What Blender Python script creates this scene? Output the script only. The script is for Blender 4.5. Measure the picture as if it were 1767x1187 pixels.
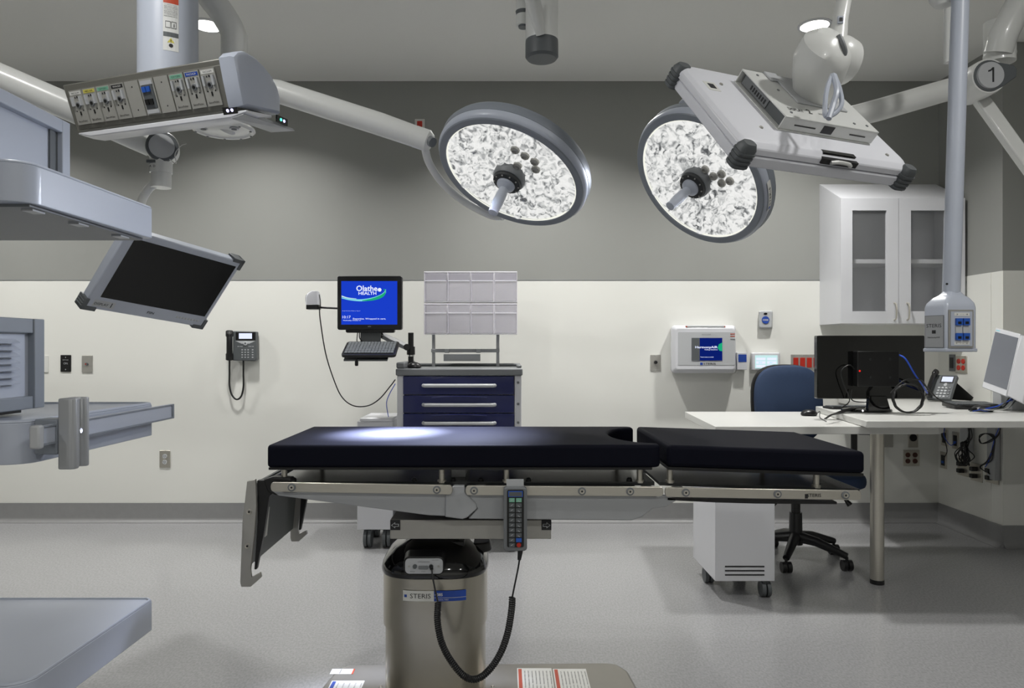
import bpy, math, random
from mathutils import Vector, Matrix
random.seed(7)
for o in list(bpy.data.objects): bpy.data.objects.remove(o)
S = bpy.context.scene
COL = S.collection
V = Vector
# ---------------------------------------------------------------- camera
FPX, CX, CY, CAMH = 1250.0, 870.0, 600.0, 1.2
cam = bpy.data.cameras.new('camera'); camo = bpy.data.objects.new('camera', cam); COL.objects.link(camo)
camo.location = (0, 0, CAMH); camo.rotation_euler = (math.pi/2, 0, 0)
cam.sensor_width = 36; cam.lens = 36*FPX/1767
cam.shift_x = (883.5-CX)/1767; cam.shift_y = (CY-593.5)/1767
cam.clip_start = .05; cam.clip_end = 50
S.camera = camo
# ---------------------------------------------------------------- world / exposure
w = bpy.data.worlds.new('world'); S.world = w; w.use_nodes = True
w.node_tree.nodes['Background'].inputs[0].default_value = (.6, .65, .7, 1)
w.node_tree.nodes['Background'].inputs[1].default_value = .1
S.view_settings.view_transform = 'Standard'; S.view_settings.look = 'None'
S.view_settings.gamma = 1; S.view_settings.use_curve_mapping = False
S.view_settings.exposure = 0.0
# ---------------------------------------------------------------- lights
CEIL = 3.04; BACK = 5.0
DOWN = [(-3.44, 4.13), (-1.69, 4.13), (.19, 4.13), (1.77, 4.13)]           # unseen lamp added at left for fill, then the seen row (the middle one behind the boom joint)
REAR = [(-1.45, 1.7), (1.77, 1.3), (-1.69, -1.2), (1.77, -1.2), (.19, -1.2)]   # unseen fill lamps without fittings, added over and behind the photographer
def area(name, loc, r, power, spread, col=(1, .99, .965)):
    l = bpy.data.lights.new(name, 'AREA'); l.shape = 'DISK'; l.size = 2*r; l.energy = power
    l.spread = math.radians(spread); l.color = col
    o = bpy.data.objects.new(name, l); COL.objects.link(o); o.location = loc; return o
for x, y in DOWN: area('downlight_and_fill', (x, y, CEIL-.012), .075, 23, 127)
for x, y in REAR: area('downlight_and_fill', (x, y, CEIL-.012), .075, 21, 180)
def spot(name, loc, dirv, power, ang, col, r=.2, blend=.6):
    l = bpy.data.lights.new(name, 'SPOT'); l.energy = power; l.spot_size = math.radians(ang); l.spot_blend = blend
    l.color = col; l.shadow_soft_size = r
    o = bpy.data.objects.new(name, l); COL.objects.link(o); o.location = loc
    o.rotation_euler = V(dirv).to_track_quat('-Z', 'Y').to_euler(); return o
# ---------------------------------------------------------------- helpers
def P(px, py, d): return V(((px-CX)*d/FPX, d, CAMH-(py-CY)*d/FPX))
def X(px, d): return (px-CX)*d/FPX
def Z(py, d): return CAMH-(py-CY)*d/FPX
def lin(c):
    c /= 255.0
    return c/12.92 if c <= .04045 else ((c+.055)/1.055)**2.4
def rgb(c): return (lin(c[0]), lin(c[1]), lin(c[2]), 1)
def mat(name, c, rough=.5, metal=0, noise=0, nscale=8, bump=0, bscale=60, emit=0, coat=0, spec=.5, aniso=0, alpha=1, trans=0):
    m = bpy.data.materials.new(name); m.use_nodes = True
    nt = m.node_tree; b = nt.nodes['Principled BSDF']
    b.inputs['Base Color'].default_value = rgb(c); b.inputs['Roughness'].default_value = rough
    b.inputs['Metallic'].default_value = metal; b.inputs['Specular IOR Level'].default_value = spec
    b.inputs['Coat Weight'].default_value = coat; b.inputs['Alpha'].default_value = alpha
    b.inputs['Transmission Weight'].default_value = trans
    if emit:
        b.inputs['Emission Color'].default_value = rgb(c); b.inputs['Emission Strength'].default_value = emit
    tc = nt.nodes.new('ShaderNodeTexCoord')
    if noise:
        n = nt.nodes.new('ShaderNodeTexNoise'); n.inputs['Scale'].default_value = nscale; n.inputs['Detail'].default_value = 4
        mp = nt.nodes.new('ShaderNodeMapping')
        if aniso: mp.inputs['Scale'].default_value = (1, 1, aniso)
        nt.links.new(tc.outputs['Object'], mp.inputs[0]); nt.links.new(mp.outputs[0], n.inputs['Vector'])
        r = nt.nodes.new('ShaderNodeMapRange'); r.inputs[3].default_value = 1-noise; r.inputs[4].default_value = 1+noise
        nt.links.new(n.outputs[0], r.inputs[0])
        mx = nt.nodes.new('ShaderNodeVectorMath'); mx.operation = 'SCALE'; mx.inputs[0].default_value = rgb(c)[:3]
        nt.links.new(r.outputs[0], mx.inputs['Scale']); nt.links.new(mx.outputs[0], b.inputs['Base Color'])
    if bump:
        n = nt.nodes.new('ShaderNodeTexNoise'); n.inputs['Scale'].default_value = bscale; n.inputs['Detail'].default_value = 3
        nt.links.new(tc.outputs['Object'], n.inputs['Vector'])
        bp = nt.nodes.new('ShaderNodeBump'); bp.inputs['Strength'].default_value = bump; bp.inputs['Distance'].default_value = .002
        nt.links.new(n.outputs[0], bp.inputs['Height']); nt.links.new(bp.outputs[0], b.inputs['Normal'])
    return m
def emis(name, c, s):
    m = bpy.data.materials.new(name); m.use_nodes = True; nt = m.node_tree; nt.nodes.clear()
    e = nt.nodes.new('ShaderNodeEmission'); e.inputs[0].default_value = rgb(c); e.inputs[1].default_value = s
    o = nt.nodes.new('ShaderNodeOutputMaterial'); nt.links.new(e.outputs[0], o.inputs[0]); return m

M = dict(
    wall_white=mat('wall_white_paint', (226, 226, 220), .45, noise=.015, nscale=2, bump=.05, bscale=200),
    wall_grey=mat('wall_grey_paint', (144, 145, 141), .6, noise=.02, nscale=3, bump=.05, bscale=200),
    ceil=mat('ceiling_paint', (220, 220, 216), .8, noise=.01, nscale=2),
    base=mat('cove_base_vinyl', (138, 138, 138), .40, noise=.08, nscale=30, bump=.1, bscale=150),
    shell=mat('display_shell', (222, 223, 229), .35, noise=.01),
    white=mat('white_enamel', (210, 211, 215), .3, noise=.01, coat=.2),
    boomw=mat('boom_white_plastic', (214, 215, 212), .28, noise=.02, coat=.3),
    boomc=mat('boom_cool_grey', (178, 184, 196), .38, noise=.02, coat=.15),
    boomg=mat('boom_mid_grey', (128, 134, 142), .4, noise=.03),
    headg=mat('service_head_grey', (118, 117, 110), .4, .3, noise=.03),
    plate=mat('outlet_plate_grey', (165, 164, 158), .35, .2, noise=.02),
    steel=mat('brushed_steel', (200, 196, 186), .32, .85, noise=.05, nscale=40, aniso=12),
    steeld=mat('dull_steel', (172, 170, 164), .42, .5, noise=.05, nscale=30),
    alu=mat('cast_aluminium', (166, 168, 170), .42, .25, noise=.03),
    based=mat('base_plate_steel', (140, 137, 130), .38, .6, noise=.05, nscale=20),
    colsteel=mat('column_steel', (186, 181, 168), .27, 1, noise=.05, nscale=30, aniso=.1),
    chrome=mat('chrome', (220, 220, 218), .12, 1, noise=.01),
    black=mat('black_plastic', (18, 18, 19), .35, noise=.05),
    blackg=mat('gloss_black', (9, 9, 10), .08, noise=.02, coat=.5),
    vinyl=mat('black_vinyl', (19, 20, 29), .62, noise=.04, nscale=20, bump=.06, bscale=400, spec=.04),
    rubber=mat('dark_rubber', (38, 40, 41), .6, noise=.05),
    dgrey=mat('dark_grey_plastic', (86, 90, 92), .5, noise=.04),
    mgrey=mat('mid_grey_plastic', (112, 115, 117), .45, noise=.03),
    lgrey=mat('light_grey_plastic', (180, 182, 184), .4, noise=.02),
    navy=mat('navy_drawer', (22, 30, 84), .28, noise=.03, coat=.4),
    bluec=mat('chair_blue_fabric', (30, 50, 80), .75, noise=.08, nscale=120, bump=.3, bscale=600),
    blue=mat('blue_plastic', (38, 88, 178), .4, noise=.03),
    bluel=mat('blue_label', (36, 72, 160), .45, noise=.02),
    red=mat('red_rocker', (176, 38, 22), .4, noise=.04),
    brown=mat('brown_outlet', (74, 40, 30), .45, noise=.04),
    paper=mat('label_white', (215, 215, 210), .5, noise=.01),
    ink=mat('label_ink', (30, 30, 32), .6, noise=.01),
    redink=mat('label_orange_red', (180, 70, 44), .5, noise=.02),
    yellow=mat('label_yellow', (200, 190, 90), .5, noise=.02),
    green=mat('label_green', (120, 176, 150), .5, noise=.02),
    desk=mat('white_laminate', (206, 206, 202), .35, noise=.01),
    board=mat('black_board', (30, 32, 33), .22, noise=.05),
    boardg=mat('dark_green_board', (48, 54, 52), .35, noise=.05),
    screenk=mat('dark_screen', (4, 6, 5), .2, noise=.02, spec=.25),
    cable=mat('black_cable', (16, 16, 17), .45, noise=.02),
    cableb=mat('blue_cable', (40, 80, 190), .4, noise=.02),
    cablew=mat('white_cable', (205, 205, 202), .4, noise=.02),
    glassw=mat('wet_clear_plastic', (208, 205, 218), .12, noise=.01, alpha=.30),
    cabglass=mat('cabinet_glass', (160, 162, 162), .06, noise=.01, alpha=.14),
    edge=mat('clear_plastic_edge', (245, 243, 250), .25, noise=.01, emit=0),
    lampw=emis('lamp_lens_glow', (255, 252, 240), 9),
    scrblue=emis('screen_blue', (26, 62, 200), 1.0),
    scrdark=emis('screen_navy', (14, 34, 120), .8),
    scrwhite=emis('screen_white', (225, 232, 255), 1.1),
    scrgreen=emis('screen_green', (30, 170, 120), 1.0),
    scrcyan=emis('screen_cyan', (130, 220, 230), 1.0),
    scrpale=emis('screen_pale', (190, 225, 225), 1.1),
    scrgrey=mat('grey_touch_screen', (110, 113, 120), .2, noise=.03, emit=.05),  # faint glow added to a screen that is off
    ledg=emis('led_green', (90, 230, 190), 2.0),
    ledw=emis('led_white', (200, 200, 255), 2.2),
    ledr=emis('led_red', (230, 40, 30), 1.3),
)
# floor: speckled sheet vinyl
def floor_mat():
    m = mat('speckled_vinyl_floor', (168, 168, 168), .34, coat=.12)
    nt = m.node_tree; b = nt.nodes['Principled BSDF']; tc = nt.nodes.new('ShaderNodeTexCoord')
    a = nt.nodes.new('ShaderNodeTexNoise'); a.inputs['Scale'].default_value = 130; a.inputs['Detail'].default_value = 5
    c = nt.nodes.new('ShaderNodeTexNoise'); c.inputs['Scale'].default_value = 1.3; c.inputs['Detail'].default_value = 3
    mp = nt.nodes.new('ShaderNodeMapping'); mp.inputs['Scale'].default_value = (1, .55, 1)
    for n in (a, c): nt.links.new(mp.outputs[0], n.inputs['Vector'])
    nt.links.new(tc.outputs['Object'], mp.inputs[0])
    r = nt.nodes.new('ShaderNodeValToRGB'); r.color_ramp.elements[0].position = .36; r.color_ramp.elements[1].position = .62
    r.color_ramp.elements[0].color = rgb((142, 142, 143)); r.color_ramp.elements[1].color = rgb((156, 156, 157))
    mr = nt.nodes.new('ShaderNodeMapRange'); mr.inputs[3].default_value = .93; mr.inputs[4].default_value = 1.07
    vm = nt.nodes.new('ShaderNodeVectorMath'); vm.operation = 'SCALE'
    nt.links.new(a.outputs[0], r.inputs[0]); nt.links.new(c.outputs[0], mr.inputs[0])
    nt.links.new(r.outputs[0], vm.inputs[0]); nt.links.new(mr.outputs[0], vm.inputs['Scale']); nt.links.new(vm.outputs[0], b.inputs['Base Color'])
    rr = nt.nodes.new('ShaderNodeMapRange'); rr.inputs[3].default_value = .16; rr.inputs[4].default_value = .30
    nt.links.new(c.outputs[0], rr.inputs[0]); nt.links.new(rr.outputs[0], b.inputs['Roughness'])
    return m
M['floor'] = floor_mat()
# surgical lens: lit cells with crystalline refraction
def lens_mat():
    m = bpy.data.materials.new('led_lens_cells'); m.use_nodes = True; nt = m.node_tree; nt.nodes.clear()
    tc = nt.nodes.new('ShaderNodeTexCoord')
    n = nt.nodes.new('ShaderNodeTexNoise'); n.inputs['Scale'].default_value = 17; n.inputs['Detail'].default_value = 1.5; n.inputs['Distortion'].default_value = 2.2
    nt.links.new(tc.outputs['Object'], n.inputs['Vector'])
    r = nt.nodes.new('ShaderNodeValToRGB')
    e = r.color_ramp.elements; e[0].position = .28; e[0].color = (.10, .105, .11, 1); e[1].position = .56; e[1].color = (1, 1, .98, 1)
    x = e.new(.37); x.color = (.40, .41, .41, 1); x = e.new(.45); x.color = (.70, .71, .70, 1)
    nt.links.new(n.outputs[0], r.inputs[0])
    em = nt.nodes.new('ShaderNodeEmission'); em.inputs[1].default_value = .93; nt.links.new(r.outputs[0], em.inputs[0])
    gl = nt.nodes.new('ShaderNodeBsdfGlossy'); gl.inputs[1].default_value = .12; gl.inputs[0].default_value = (.6, .6, .6, 1)
    mx = nt.nodes.new('ShaderNodeMixShader'); mx.inputs[0].default_value = .12
    o = nt.nodes.new('ShaderNodeOutputMaterial')
    nt.links.new(em.outputs[0], mx.inputs[1]); nt.links.new(gl.outputs[0], mx.inputs[2]); nt.links.new(mx.outputs[0], o.inputs[0]); return m
M['lens'] = lens_mat()
M['lensrim'] = emis('lens_edge_glow', (250, 250, 238), 1.0)

_txt = {}
def text_geo(s, bold=0):
    k = (s, bold)
    if k not in _txt:
        c = bpy.data.curves.new('t', 'FONT'); c.body = s; c.resolution_u = 2; c.offset = bold
        o = bpy.data.objects.new('t', c); COL.objects.link(o)
        me = bpy.data.meshes.new_from_object(o.evaluated_get(bpy.context.evaluated_depsgraph_get()))
        vs = [(v.co.x, v.co.y) for v in me.vertices]; fs = [tuple(p.vertices) for p in me.polygons]
        bpy.data.objects.remove(o); bpy.data.curves.remove(c); bpy.data.meshes.remove(me)
        x0 = min(v[0] for v in vs); x1 = max(v[0] for v in vs); y0 = min(v[1] for v in vs); y1 = max(v[1] for v in vs)
        _txt[k] = ([((a-x0), (b-y0)) for a, b in vs], fs, x1-x0, y1-y0)
    return _txt[k]

class MB:
    def __init__(s, fn=None): s.v = []; s.f = []; s.m = []; s.cur = None; s.fn = fn
    def use(s, m): s.cur = m; return s
    def add(s, vs, fs):
        n = len(s.v)
        s.v += [V(s.fn(V(a))) if s.fn else V(a) for a in vs]
        for f in fs: s.f.append(tuple(i+n for i in f)); s.m.append(s.cur)
        return s
    def box(s, x0, x1, y0, y1, z0, z1):
        vs = [(x, y, z) for x in (x0, x1) for y in (y0, y1) for z in (z0, z1)]
        return s.add(vs, [(0, 1, 3, 2), (4, 6, 7, 5), (0, 4, 5, 1), (2, 3, 7, 6), (0, 2, 6, 4), (1, 5, 7, 3)])
    def obox(s, o, a, b, c):            # corner + three edge vectors
        o, a, b, c = V(o), V(a), V(b), V(c)
        vs = [o+a*i+b*j+c*k for i in (0, 1) for j in (0, 1) for k in (0, 1)]
        return s.add(vs, [(0, 1, 3, 2), (4, 6, 7, 5), (0, 4, 5, 1), (2, 3, 7, 6), (0, 2, 6, 4), (1, 5, 7, 3)])
    def loft(s, rings, cap=True, closed=True):
        n = len(rings[0]); vs = [p for r in rings for p in r]; fs = []
        for i in range(len(rings)-1):
            for j in range(n if closed else n-1):
                k = (j+1) % n
                fs.append((i*n+j, i*n+k, (i+1)*n+k, (i+1)*n+j))
        if cap: fs += [tuple(range(n))[::-1], tuple((len(rings)-1)*n+j for j in range(n))]
        return s.add(vs, fs)
    def prism(s, pts, off):             # polygon of 3-D points swept by a vector
        off = V(off); return s.loft([[V(p) for p in pts], [V(p)+off for p in pts]])
    def pxz(s, pts, d, y0, y1):         # outline read at distance d, real thickness y0..y1
        q = [(X(a, d), Z(b, d)) for a, b in pts]
        return s.loft([[(x, y0, z) for x, z in q], [(x, y1, z) for x, z in q]])
    def xz(s, q, y0, y1): return s.loft([[(x, y0, z) for x, z in q], [(x, y1, z) for x, z in q]])
    def xy(s, q, z0, z1): return s.loft([[(x, y, z0) for x, y in q], [(x, y, z1) for x, y in q]])
    def tube(s, pts, r, seg=12, cap=True):
        pts = [V(p) for p in pts]; n = len(pts)
        rs = r if isinstance(r, (list, tuple)) else [r]*n
        rings = []; up = None
        for i, p in enumerate(pts):
            t = (pts[min(i+1, n-1)]-pts[max(i-1, 0)]).normalized()
            if up is None: up = V((0, 0, 1)) if abs(t.z) < .9 else V((0, 1, 0))
            a = (up-t*up.dot(t)).normalized(); up = a; b = t.cross(a)
            rings.append([p+(a*math.cos(2*math.pi*k/seg)+b*math.sin(2*math.pi*k/seg))*rs[i] for k in range(seg)])
        return s.loft(rings, cap)
    def lathe(s, prof, o, ax, seg=32, sx=1, sy=1, cap=True):     # prof: (radius, height along axis)
        ax = V(ax).normalized(); a = V((0, 0, 1)).cross(ax)
        a = V((1, 0, 0)) if a.length < 1e-3 else a.normalized()
        b = ax.cross(a); o = V(o)
        return s.loft([[o+ax*h+(a*math.cos(2*math.pi*k/seg)*sx+b*math.sin(2*math.pi*k/seg)*sy)*r for k in range(seg)] for r, h in prof], cap)
    def cyl(s, p0, p1, r, r1=None, seg=20):
        return s.tube([p0, p1], [r, r if r1 is None else r1], seg)
    def text(s, body, o, xd, yd, h=None, w=None, center=True, bold=0):
        vs, fs, tw, th = text_geo(body, bold); xd, yd = V(xd).normalized(), V(yd).normalized()
        sy = h/th if h else w/tw; sx = w/tw if w else sy
        ox, oy = (tw*sx/2, th*sy/2) if center else (0, 0)
        return s.add([V(o)+xd*(a*sx-ox)+yd*(b*sy-oy) for a, b in vs], fs)

def finish(name, mb, mat_, org, parent, bevel=0, seg=2, smooth=True, sub=0):
    me = bpy.data.meshes.new(name); org = V(org)
    me.from_pydata([tuple(v-org) for v in mb.v], [], mb.f)
    mats = []
    for i, m in enumerate(mb.m):
        m = m or mat_
        if m not in mats: mats.append(m); me.materials.append(m)
        me.polygons[i].material_index = mats.index(m)
    import bmesh
    bm = bmesh.new(); bm.from_mesh(me); bmesh.ops.recalc_face_normals(bm, faces=bm.faces); bm.to_mesh(me); bm.free()
    if smooth:
        for p in me.polygons: p.use_smooth = True
        me.set_sharp_from_angle(angle=math.radians(35))
    o = bpy.data.objects.new(name, me); COL.objects.link(o)
    if bevel:
        b = o.modifiers.new('bevel', 'BEVEL'); b.width = bevel; b.segments = seg; b.limit_method = 'ANGLE'; b.angle_limit = math.radians(32)
    if sub:
        b = o.modifiers.new('sub', 'SUBSURF'); b.levels = sub; b.render_levels = sub
    if parent: o.parent = parent
    return o
ORG = {}
def thing(name, label, cat, loc, group=None):
    o = bpy.data.objects.new(name, None); COL.objects.link(o); o.location = loc; o.empty_display_size = .05
    o['label'] = label; o['category'] = cat
    if group: o['group'] = group
    ORG[o.name] = V(loc); return o
def part(name, mb, m, parent, label=None, bevel=0, **k):
    r = parent
    while r.parent: r = r.parent
    o = finish(name, mb, m, ORG[r.name], parent, bevel, **k)
    if label: o['label'] = label
    return o
def solo(name, mb, m, label, cat, group=None, bevel=0, **k):
    c = sum(mb.v, V((0, 0, 0)))/len(mb.v)
    c.z = min(v.z for v in mb.v)
    o = finish(name, mb, m, c, None, bevel, **k); o.location = c; ORG[o.name] = c
    o['label'] = label; o['category'] = cat
    if group: o['group'] = group
    return o
def struct(name, mb, m, parent=None, **k):
    o = finish(name, mb, m, (0, 0, 0), parent, **k)
    if not parent: o['kind'] = 'structure'
    return o
def smoothpath(pts, n=8):
    pts = [V(p) for p in pts]; out = []
    q = [pts[0]*2-pts[1]]+pts+[pts[-1]*2-pts[-2]]
    for i in range(1, len(q)-2):
        a, b, c, d = q[i-1:i+3]
        for k in range(n):
            t = k/n
            out.append(.5*((2*b)+(c-a)*t+(2*a-5*b+4*c-d)*t*t+(3*b-a-3*c+d)*t**3))
    return out+[pts[-1]]
def rrect(x0, x1, y0, y1, r, n=4):
    out = []
    for cx, cy, a in ((x1-r, y1-r, 0), (x0+r, y1-r, 90), (x0+r, y0+r, 180), (x1-r, y0+r, 270)):
        for k in range(n+1):
            t = math.radians(a+90*k/n); out.append((cx+r*math.cos(t), cy+r*math.sin(t)))
    return out
UP = V((0, 0, 1)); RT = V((1, 0, 0)); FW = V((0, 1, 0))
def frame_mb(o, u, v, n):              # MB whose local x,y,z follow u,v,n from o
    o, u, v, n = V(o), V(u), V(v), V(n)
    return MB(lambda p: o+u*p.x+v*p.y+n*p.z)
def solve_rect(b, c, a, w, h, d0):      # true distances of three corners of a w x h rectangle seen at three pixels
    def res(d):
        B, C, A = P(*b, d[0]), P(*c, d[1]), P(*a, d[2])
        return [(C-B).length-w, (A-B).length-h, (C-B).dot(A-B)]
    d = list(d0)
    for _ in range(60):
        r = res(d); J = []
        for k in range(3):
            e = list(d); e[k] += 1e-5; q = res(e); J.append([(q[i]-r[i])/1e-5 for i in range(3)])
        m = Matrix(((J[0][0], J[1][0], J[2][0]), (J[0][1], J[1][1], J[2][1]), (J[0][2], J[1][2], J[2][2])))
        s = m.inverted_safe() @ V(r)
        d = [d[i]-.7*s[i] for i in range(3)]
    B, C, A = P(*b, d[0]), P(*c, d[1]), P(*a, d[2])
    print('RECT', d, res(d))
    return B, (C-B).normalized(), (A-B).normalized()

# ================================================================ room
WL, WR, WF, XR = -4.6, 3.0, -2.6, 4.9
ZP = 1.664                                # top of the white wall panelling
struct('floor', MB().box(WL-.1, XR+.1, WF-.1, BACK+.1, -.1, 0), M['floor'])
struct('ceiling', MB().box(WL-.1, XR+.1, WF-.1, BACK+.1, CEIL, CEIL+.1), M['ceil'])
def wall(name, x0, x1, y0, y1, dx=0, dy=0):
    mb = MB().use(M['wall_grey']).box(x0, x1, y0, y1, ZP, CEIL)
    mb.use(M['wall_white']).box(x0+min(dx, 0), x1+max(dx, 0), y0+min(dy, 0), y1+max(dy, 0), 0, ZP)
    return struct(name, mb, None)
wall('wall_back', WL, WR, BACK, BACK+.1, dy=-.004)
wall('wall_left', WL-.1, WL, WF, BACK+.1, dx=.004)
wall('wall_front', WL, XR, WF-.1, WF, dy=.004)
wall('wall_right', WR, WR+.1, 4.46, BACK+.1, dx=-.004)
wall('wall_corner', WR, XR, 4.36, 4.46, dy=-.004)
wall('wall_side', XR, XR+.1, WF, 4.46, dx=-.004)
BB = .132
def cove(n=6, r=.03):
    prof = [(.0, BB), (.012, BB), (.012, r+.002)]
    for k in range(1, n+1):
        t = math.radians(90*k/n); prof.append((.012+r*(1-math.cos(t)), .002+r*(1-math.sin(t))))
    return prof+[(.012+r, 0.0006), (0, .0006)]
pr = cove()
b = MB(); b.loft([[(x, BACK-.004-a, z) for a, z in pr] for x in (WL, WR)]); struct('baseboard_back', b, M['base'])
b = MB(); b.loft([[(WR-.004-a, y, z) for a, z in pr] for y in (4.345, BACK-.004)]); struct('baseboard_right', b, M['base'])
b = MB(); b.loft([[(x, 4.356-a, z) for a, z in pr] for x in (WR-.004, XR)]); struct('baseboard_corner', b, M['base'])
b = MB(); b.loft([[(WL+.004+a, y, z) for a, z in pr] for y in (WF, BACK)]); struct('baseboard_left', b, M['base'])
struct('trim_1', MB().box(WL, WR-.004, BACK-.006, BACK, ZP-.001, ZP+.003), M['mgrey'])

# recessed downlights
names = ['round recessed ceiling downlight glowing above the service head at left', 'recessed ceiling downlight hidden behind the grey-capped boom joint', 'round recessed ceiling downlight glowing behind the rear-facing display at right']
for i, (x, y) in enumerate(DOWN[1:]):
    t = thing('ceiling_downlight', names[i], 'downlight', (x, y, CEIL), 'recessed downlights along the back of the ceiling')
    part('trim_ring', MB().lathe([(.078, 0), (.092, 0), (.092, -.006), (.078, -.008), (.078, 0)], (x, y, CEIL), UP, cap=False), M['white'], t)
    part('lens', MB().lathe([(.0778, -.001), (.0778, -.006)], (x, y, CEIL), UP), M['lampw'], t)

# ================================================================ operating table
T0, T1 = 2.1, 2.6
tb = thing('operating_table', 'operating table with black pads on a stainless steel pedestal in the middle of the room', 'operating table', (-.2, 2.33, 0))
def slope(p):
    if p.x > .47: p = V((p.x, p.y, p.z-.034*(p.x-.47)))
    return p
notch = [(.455, T0+.012)]+[(.455-.115*math.sin(math.radians(a)), 2.35-.20*math.cos(math.radians(a))) for a in range(0, 181, 15)]+[(.455, T1-.012)]
pad = [(-.688, T0), (.44, T0)]+notch+[(.44, T1), (-.688, T1)]
part('torso_pad', MB().xy(pad, .852, .918), M['vinyl'], tb, 'long black pad with a curved notch at its right end', bevel=.012, seg=3)
part('leg_pad', MB(slope).xy([(.474, T0), (1.047, T0), (1.047, T1), (.474, T1)], .854, .918), M['vinyl'], tb, 'shorter black pad at the right end', bevel=.012, seg=3)
part('x_ray_top', MB().box(-.685, .43, T0+.006, T1-.006, .845, .852), M['black'], tb)
part('x_ray_top', MB(slope).box(.478, 1.045, T0+.006, T1-.006, .845, .854), M['black'], tb)
part('deck', MB().box(-.675, .44, T0+.02, T1-.02, .797, .808), M['board'], tb)
part('deck', MB(slope).box(.455, 1.04, T0+.02, T1-.02, .797, .806), M['board'], tb)
for y in (T0+.03, T1-.03):
    for px in (489, 762, 874, 1105, 1157, 1411):
        x = X(px, 2.12)
        mb = MB(slope).cyl((x, y, .804), (x, y, .850), .0085, seg=14)
        mb.cyl((x, y, .804), (x, y, .812), .013, seg=14)
        part('post', mb, M['steel'], tb)
def rail(p0, y, s):
    (xa, za), (xb, zb) = p0
    mb = MB(); r = .014
    q = []
    for cx, cz, a0 in ((xb, zb, -90), (xa, za, 90)):
        for k in range(7):
            t = math.radians(a0+180*k/6); q.append((cx+(r*.6)*math.cos(t), cz+r*math.sin(t)))
    mb.xz(q, y, y+.009)
    o = part('side_rail', mb, M['steel'], tb, bevel=.0015)
    return o
R3 = [((X(472, 2.09), Z(840, 2.09)), (X(776, 2.09), Z(845, 2.09)), [504, 754]),
      ((X(808, 2.09), Z(846, 2.09)), (X(1140, 2.09), Z(848, 2.09)), [818, 1004, 1087]),
      ((X(1152, 2.09), Z(849, 2.09)), (X(1481, 2.09), Z(854.5, 2.09)), [1183, 1341, 1458])]
for a, c, bolts in R3:
    for y, s in ((T0-.012, -1), (T1+.003, 1)):
        ro = rail((a, c), y, s)
        if s < 0:
            for px in bolts:
                x = X(px, 2.09); z = a[1]+(c[1]-a[1])*(x-a[0])/(c[0]-a[0])
                mb = MB().use(M['mgrey']).lathe([(.0115, .001), (.0115, -.003), (.009, -.0035)], (x, y, z), FW, 20)
                mb.use(M['steel']).lathe([(.0075, -.002), (.007, -.005), (.003, -.0045)], (x, y, z), FW, 16)
                mb.use(M['black']).lathe([(.003, -.003), (.003, -.0052)], (x, y, z), FW, 8)
                part('bolt', mb, None, ro)
            mb = MB()
            part('spacer_block', MB().box(a[0]+.02, a[0]+.05, y+.009, T0+.03, a[1]-.01, a[1]+.01).box(c[0]-.05, c[0]-.02, y+.009, T0+.03, c[1]-.01, c[1]+.01), M['steeld'], tb)
        else:
            part('spacer_block', MB().box(a[0]+.02, a[0]+.05, T1-.03, y, a[1]-.01, a[1]+.01).box(c[0]-.05, c[0]-.02, T1-.03, y, c[1]-.01, c[1]+.01), M['steeld'], tb)
mb = MB().use(M['ink']).text('STERIS', P(1405, 854.6, T0-.0135), RT, UP, w=.040, h=.0095)
mb.box(X(1386, T0), X(1391, T0), T0-.0135, T0-.0115, Z(858.5, T0), Z(851, T0))
part('maker_mark', mb, None, tb, 'STERIS lettering on the right rail')
# side frames under the decks (near and far)
for y0, y1 in ((T0+.005, T0+.045), (T1-.045, T1-.005)):
    part('back_section_frame', MB().pxz([(470, 849), (770, 852), (768, 891), (740, 890), (480, 856)], 2.1, y0, y1), M['alu'], tb, bevel=.002)
    part('hinge_casting', MB().pxz([(768, 850), (783, 838), (801, 838), (803, 850), (822, 869), (823, 878), (806, 893), (798, 896), (768, 892)], 2.1, y0-.006, y1), M['alu'], tb, bevel=.003)
    part('seat_frame', MB().pxz([(804, 852), (1124, 856), (1147, 858), (1173, 861), (1150, 876), (1128, 878), (1108, 893), (1090, 899), (808, 896), (824, 878)], 2.1, y0, y1), M['alu'], tb, bevel=.003)
    part('leg_section_frame', MB().pxz([(1150, 857), (1290, 860), (1440, 864), (1440, 868), (1300, 867), (1230, 865), (1150, 861)], 2.12, y0, y1), M['black'], tb)
part('cross_frame', MB().box(X(700, 2.2), X(1090, 2.2), T0+.05, T1-.05, .735, .795), M['black'], tb)
# deck furniture: black knobs and clips seen in the gap
for px, py in ((507, 820), (715, 826), (782, 829), (830, 826), (912, 830), (1086, 828)):
    p = P(px, py, T0+.05); part('deck_knob', MB().lathe([(.008, 0), (.008, .006), (.004, .009)], (p.x, p.y, .806), UP, 12), M['black'], tb)
part('slide_block', MB().box(X(783, 2.3), X(806, 2.3), 2.2, 2.45, .808, .843), M['alu'], tb)
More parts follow.
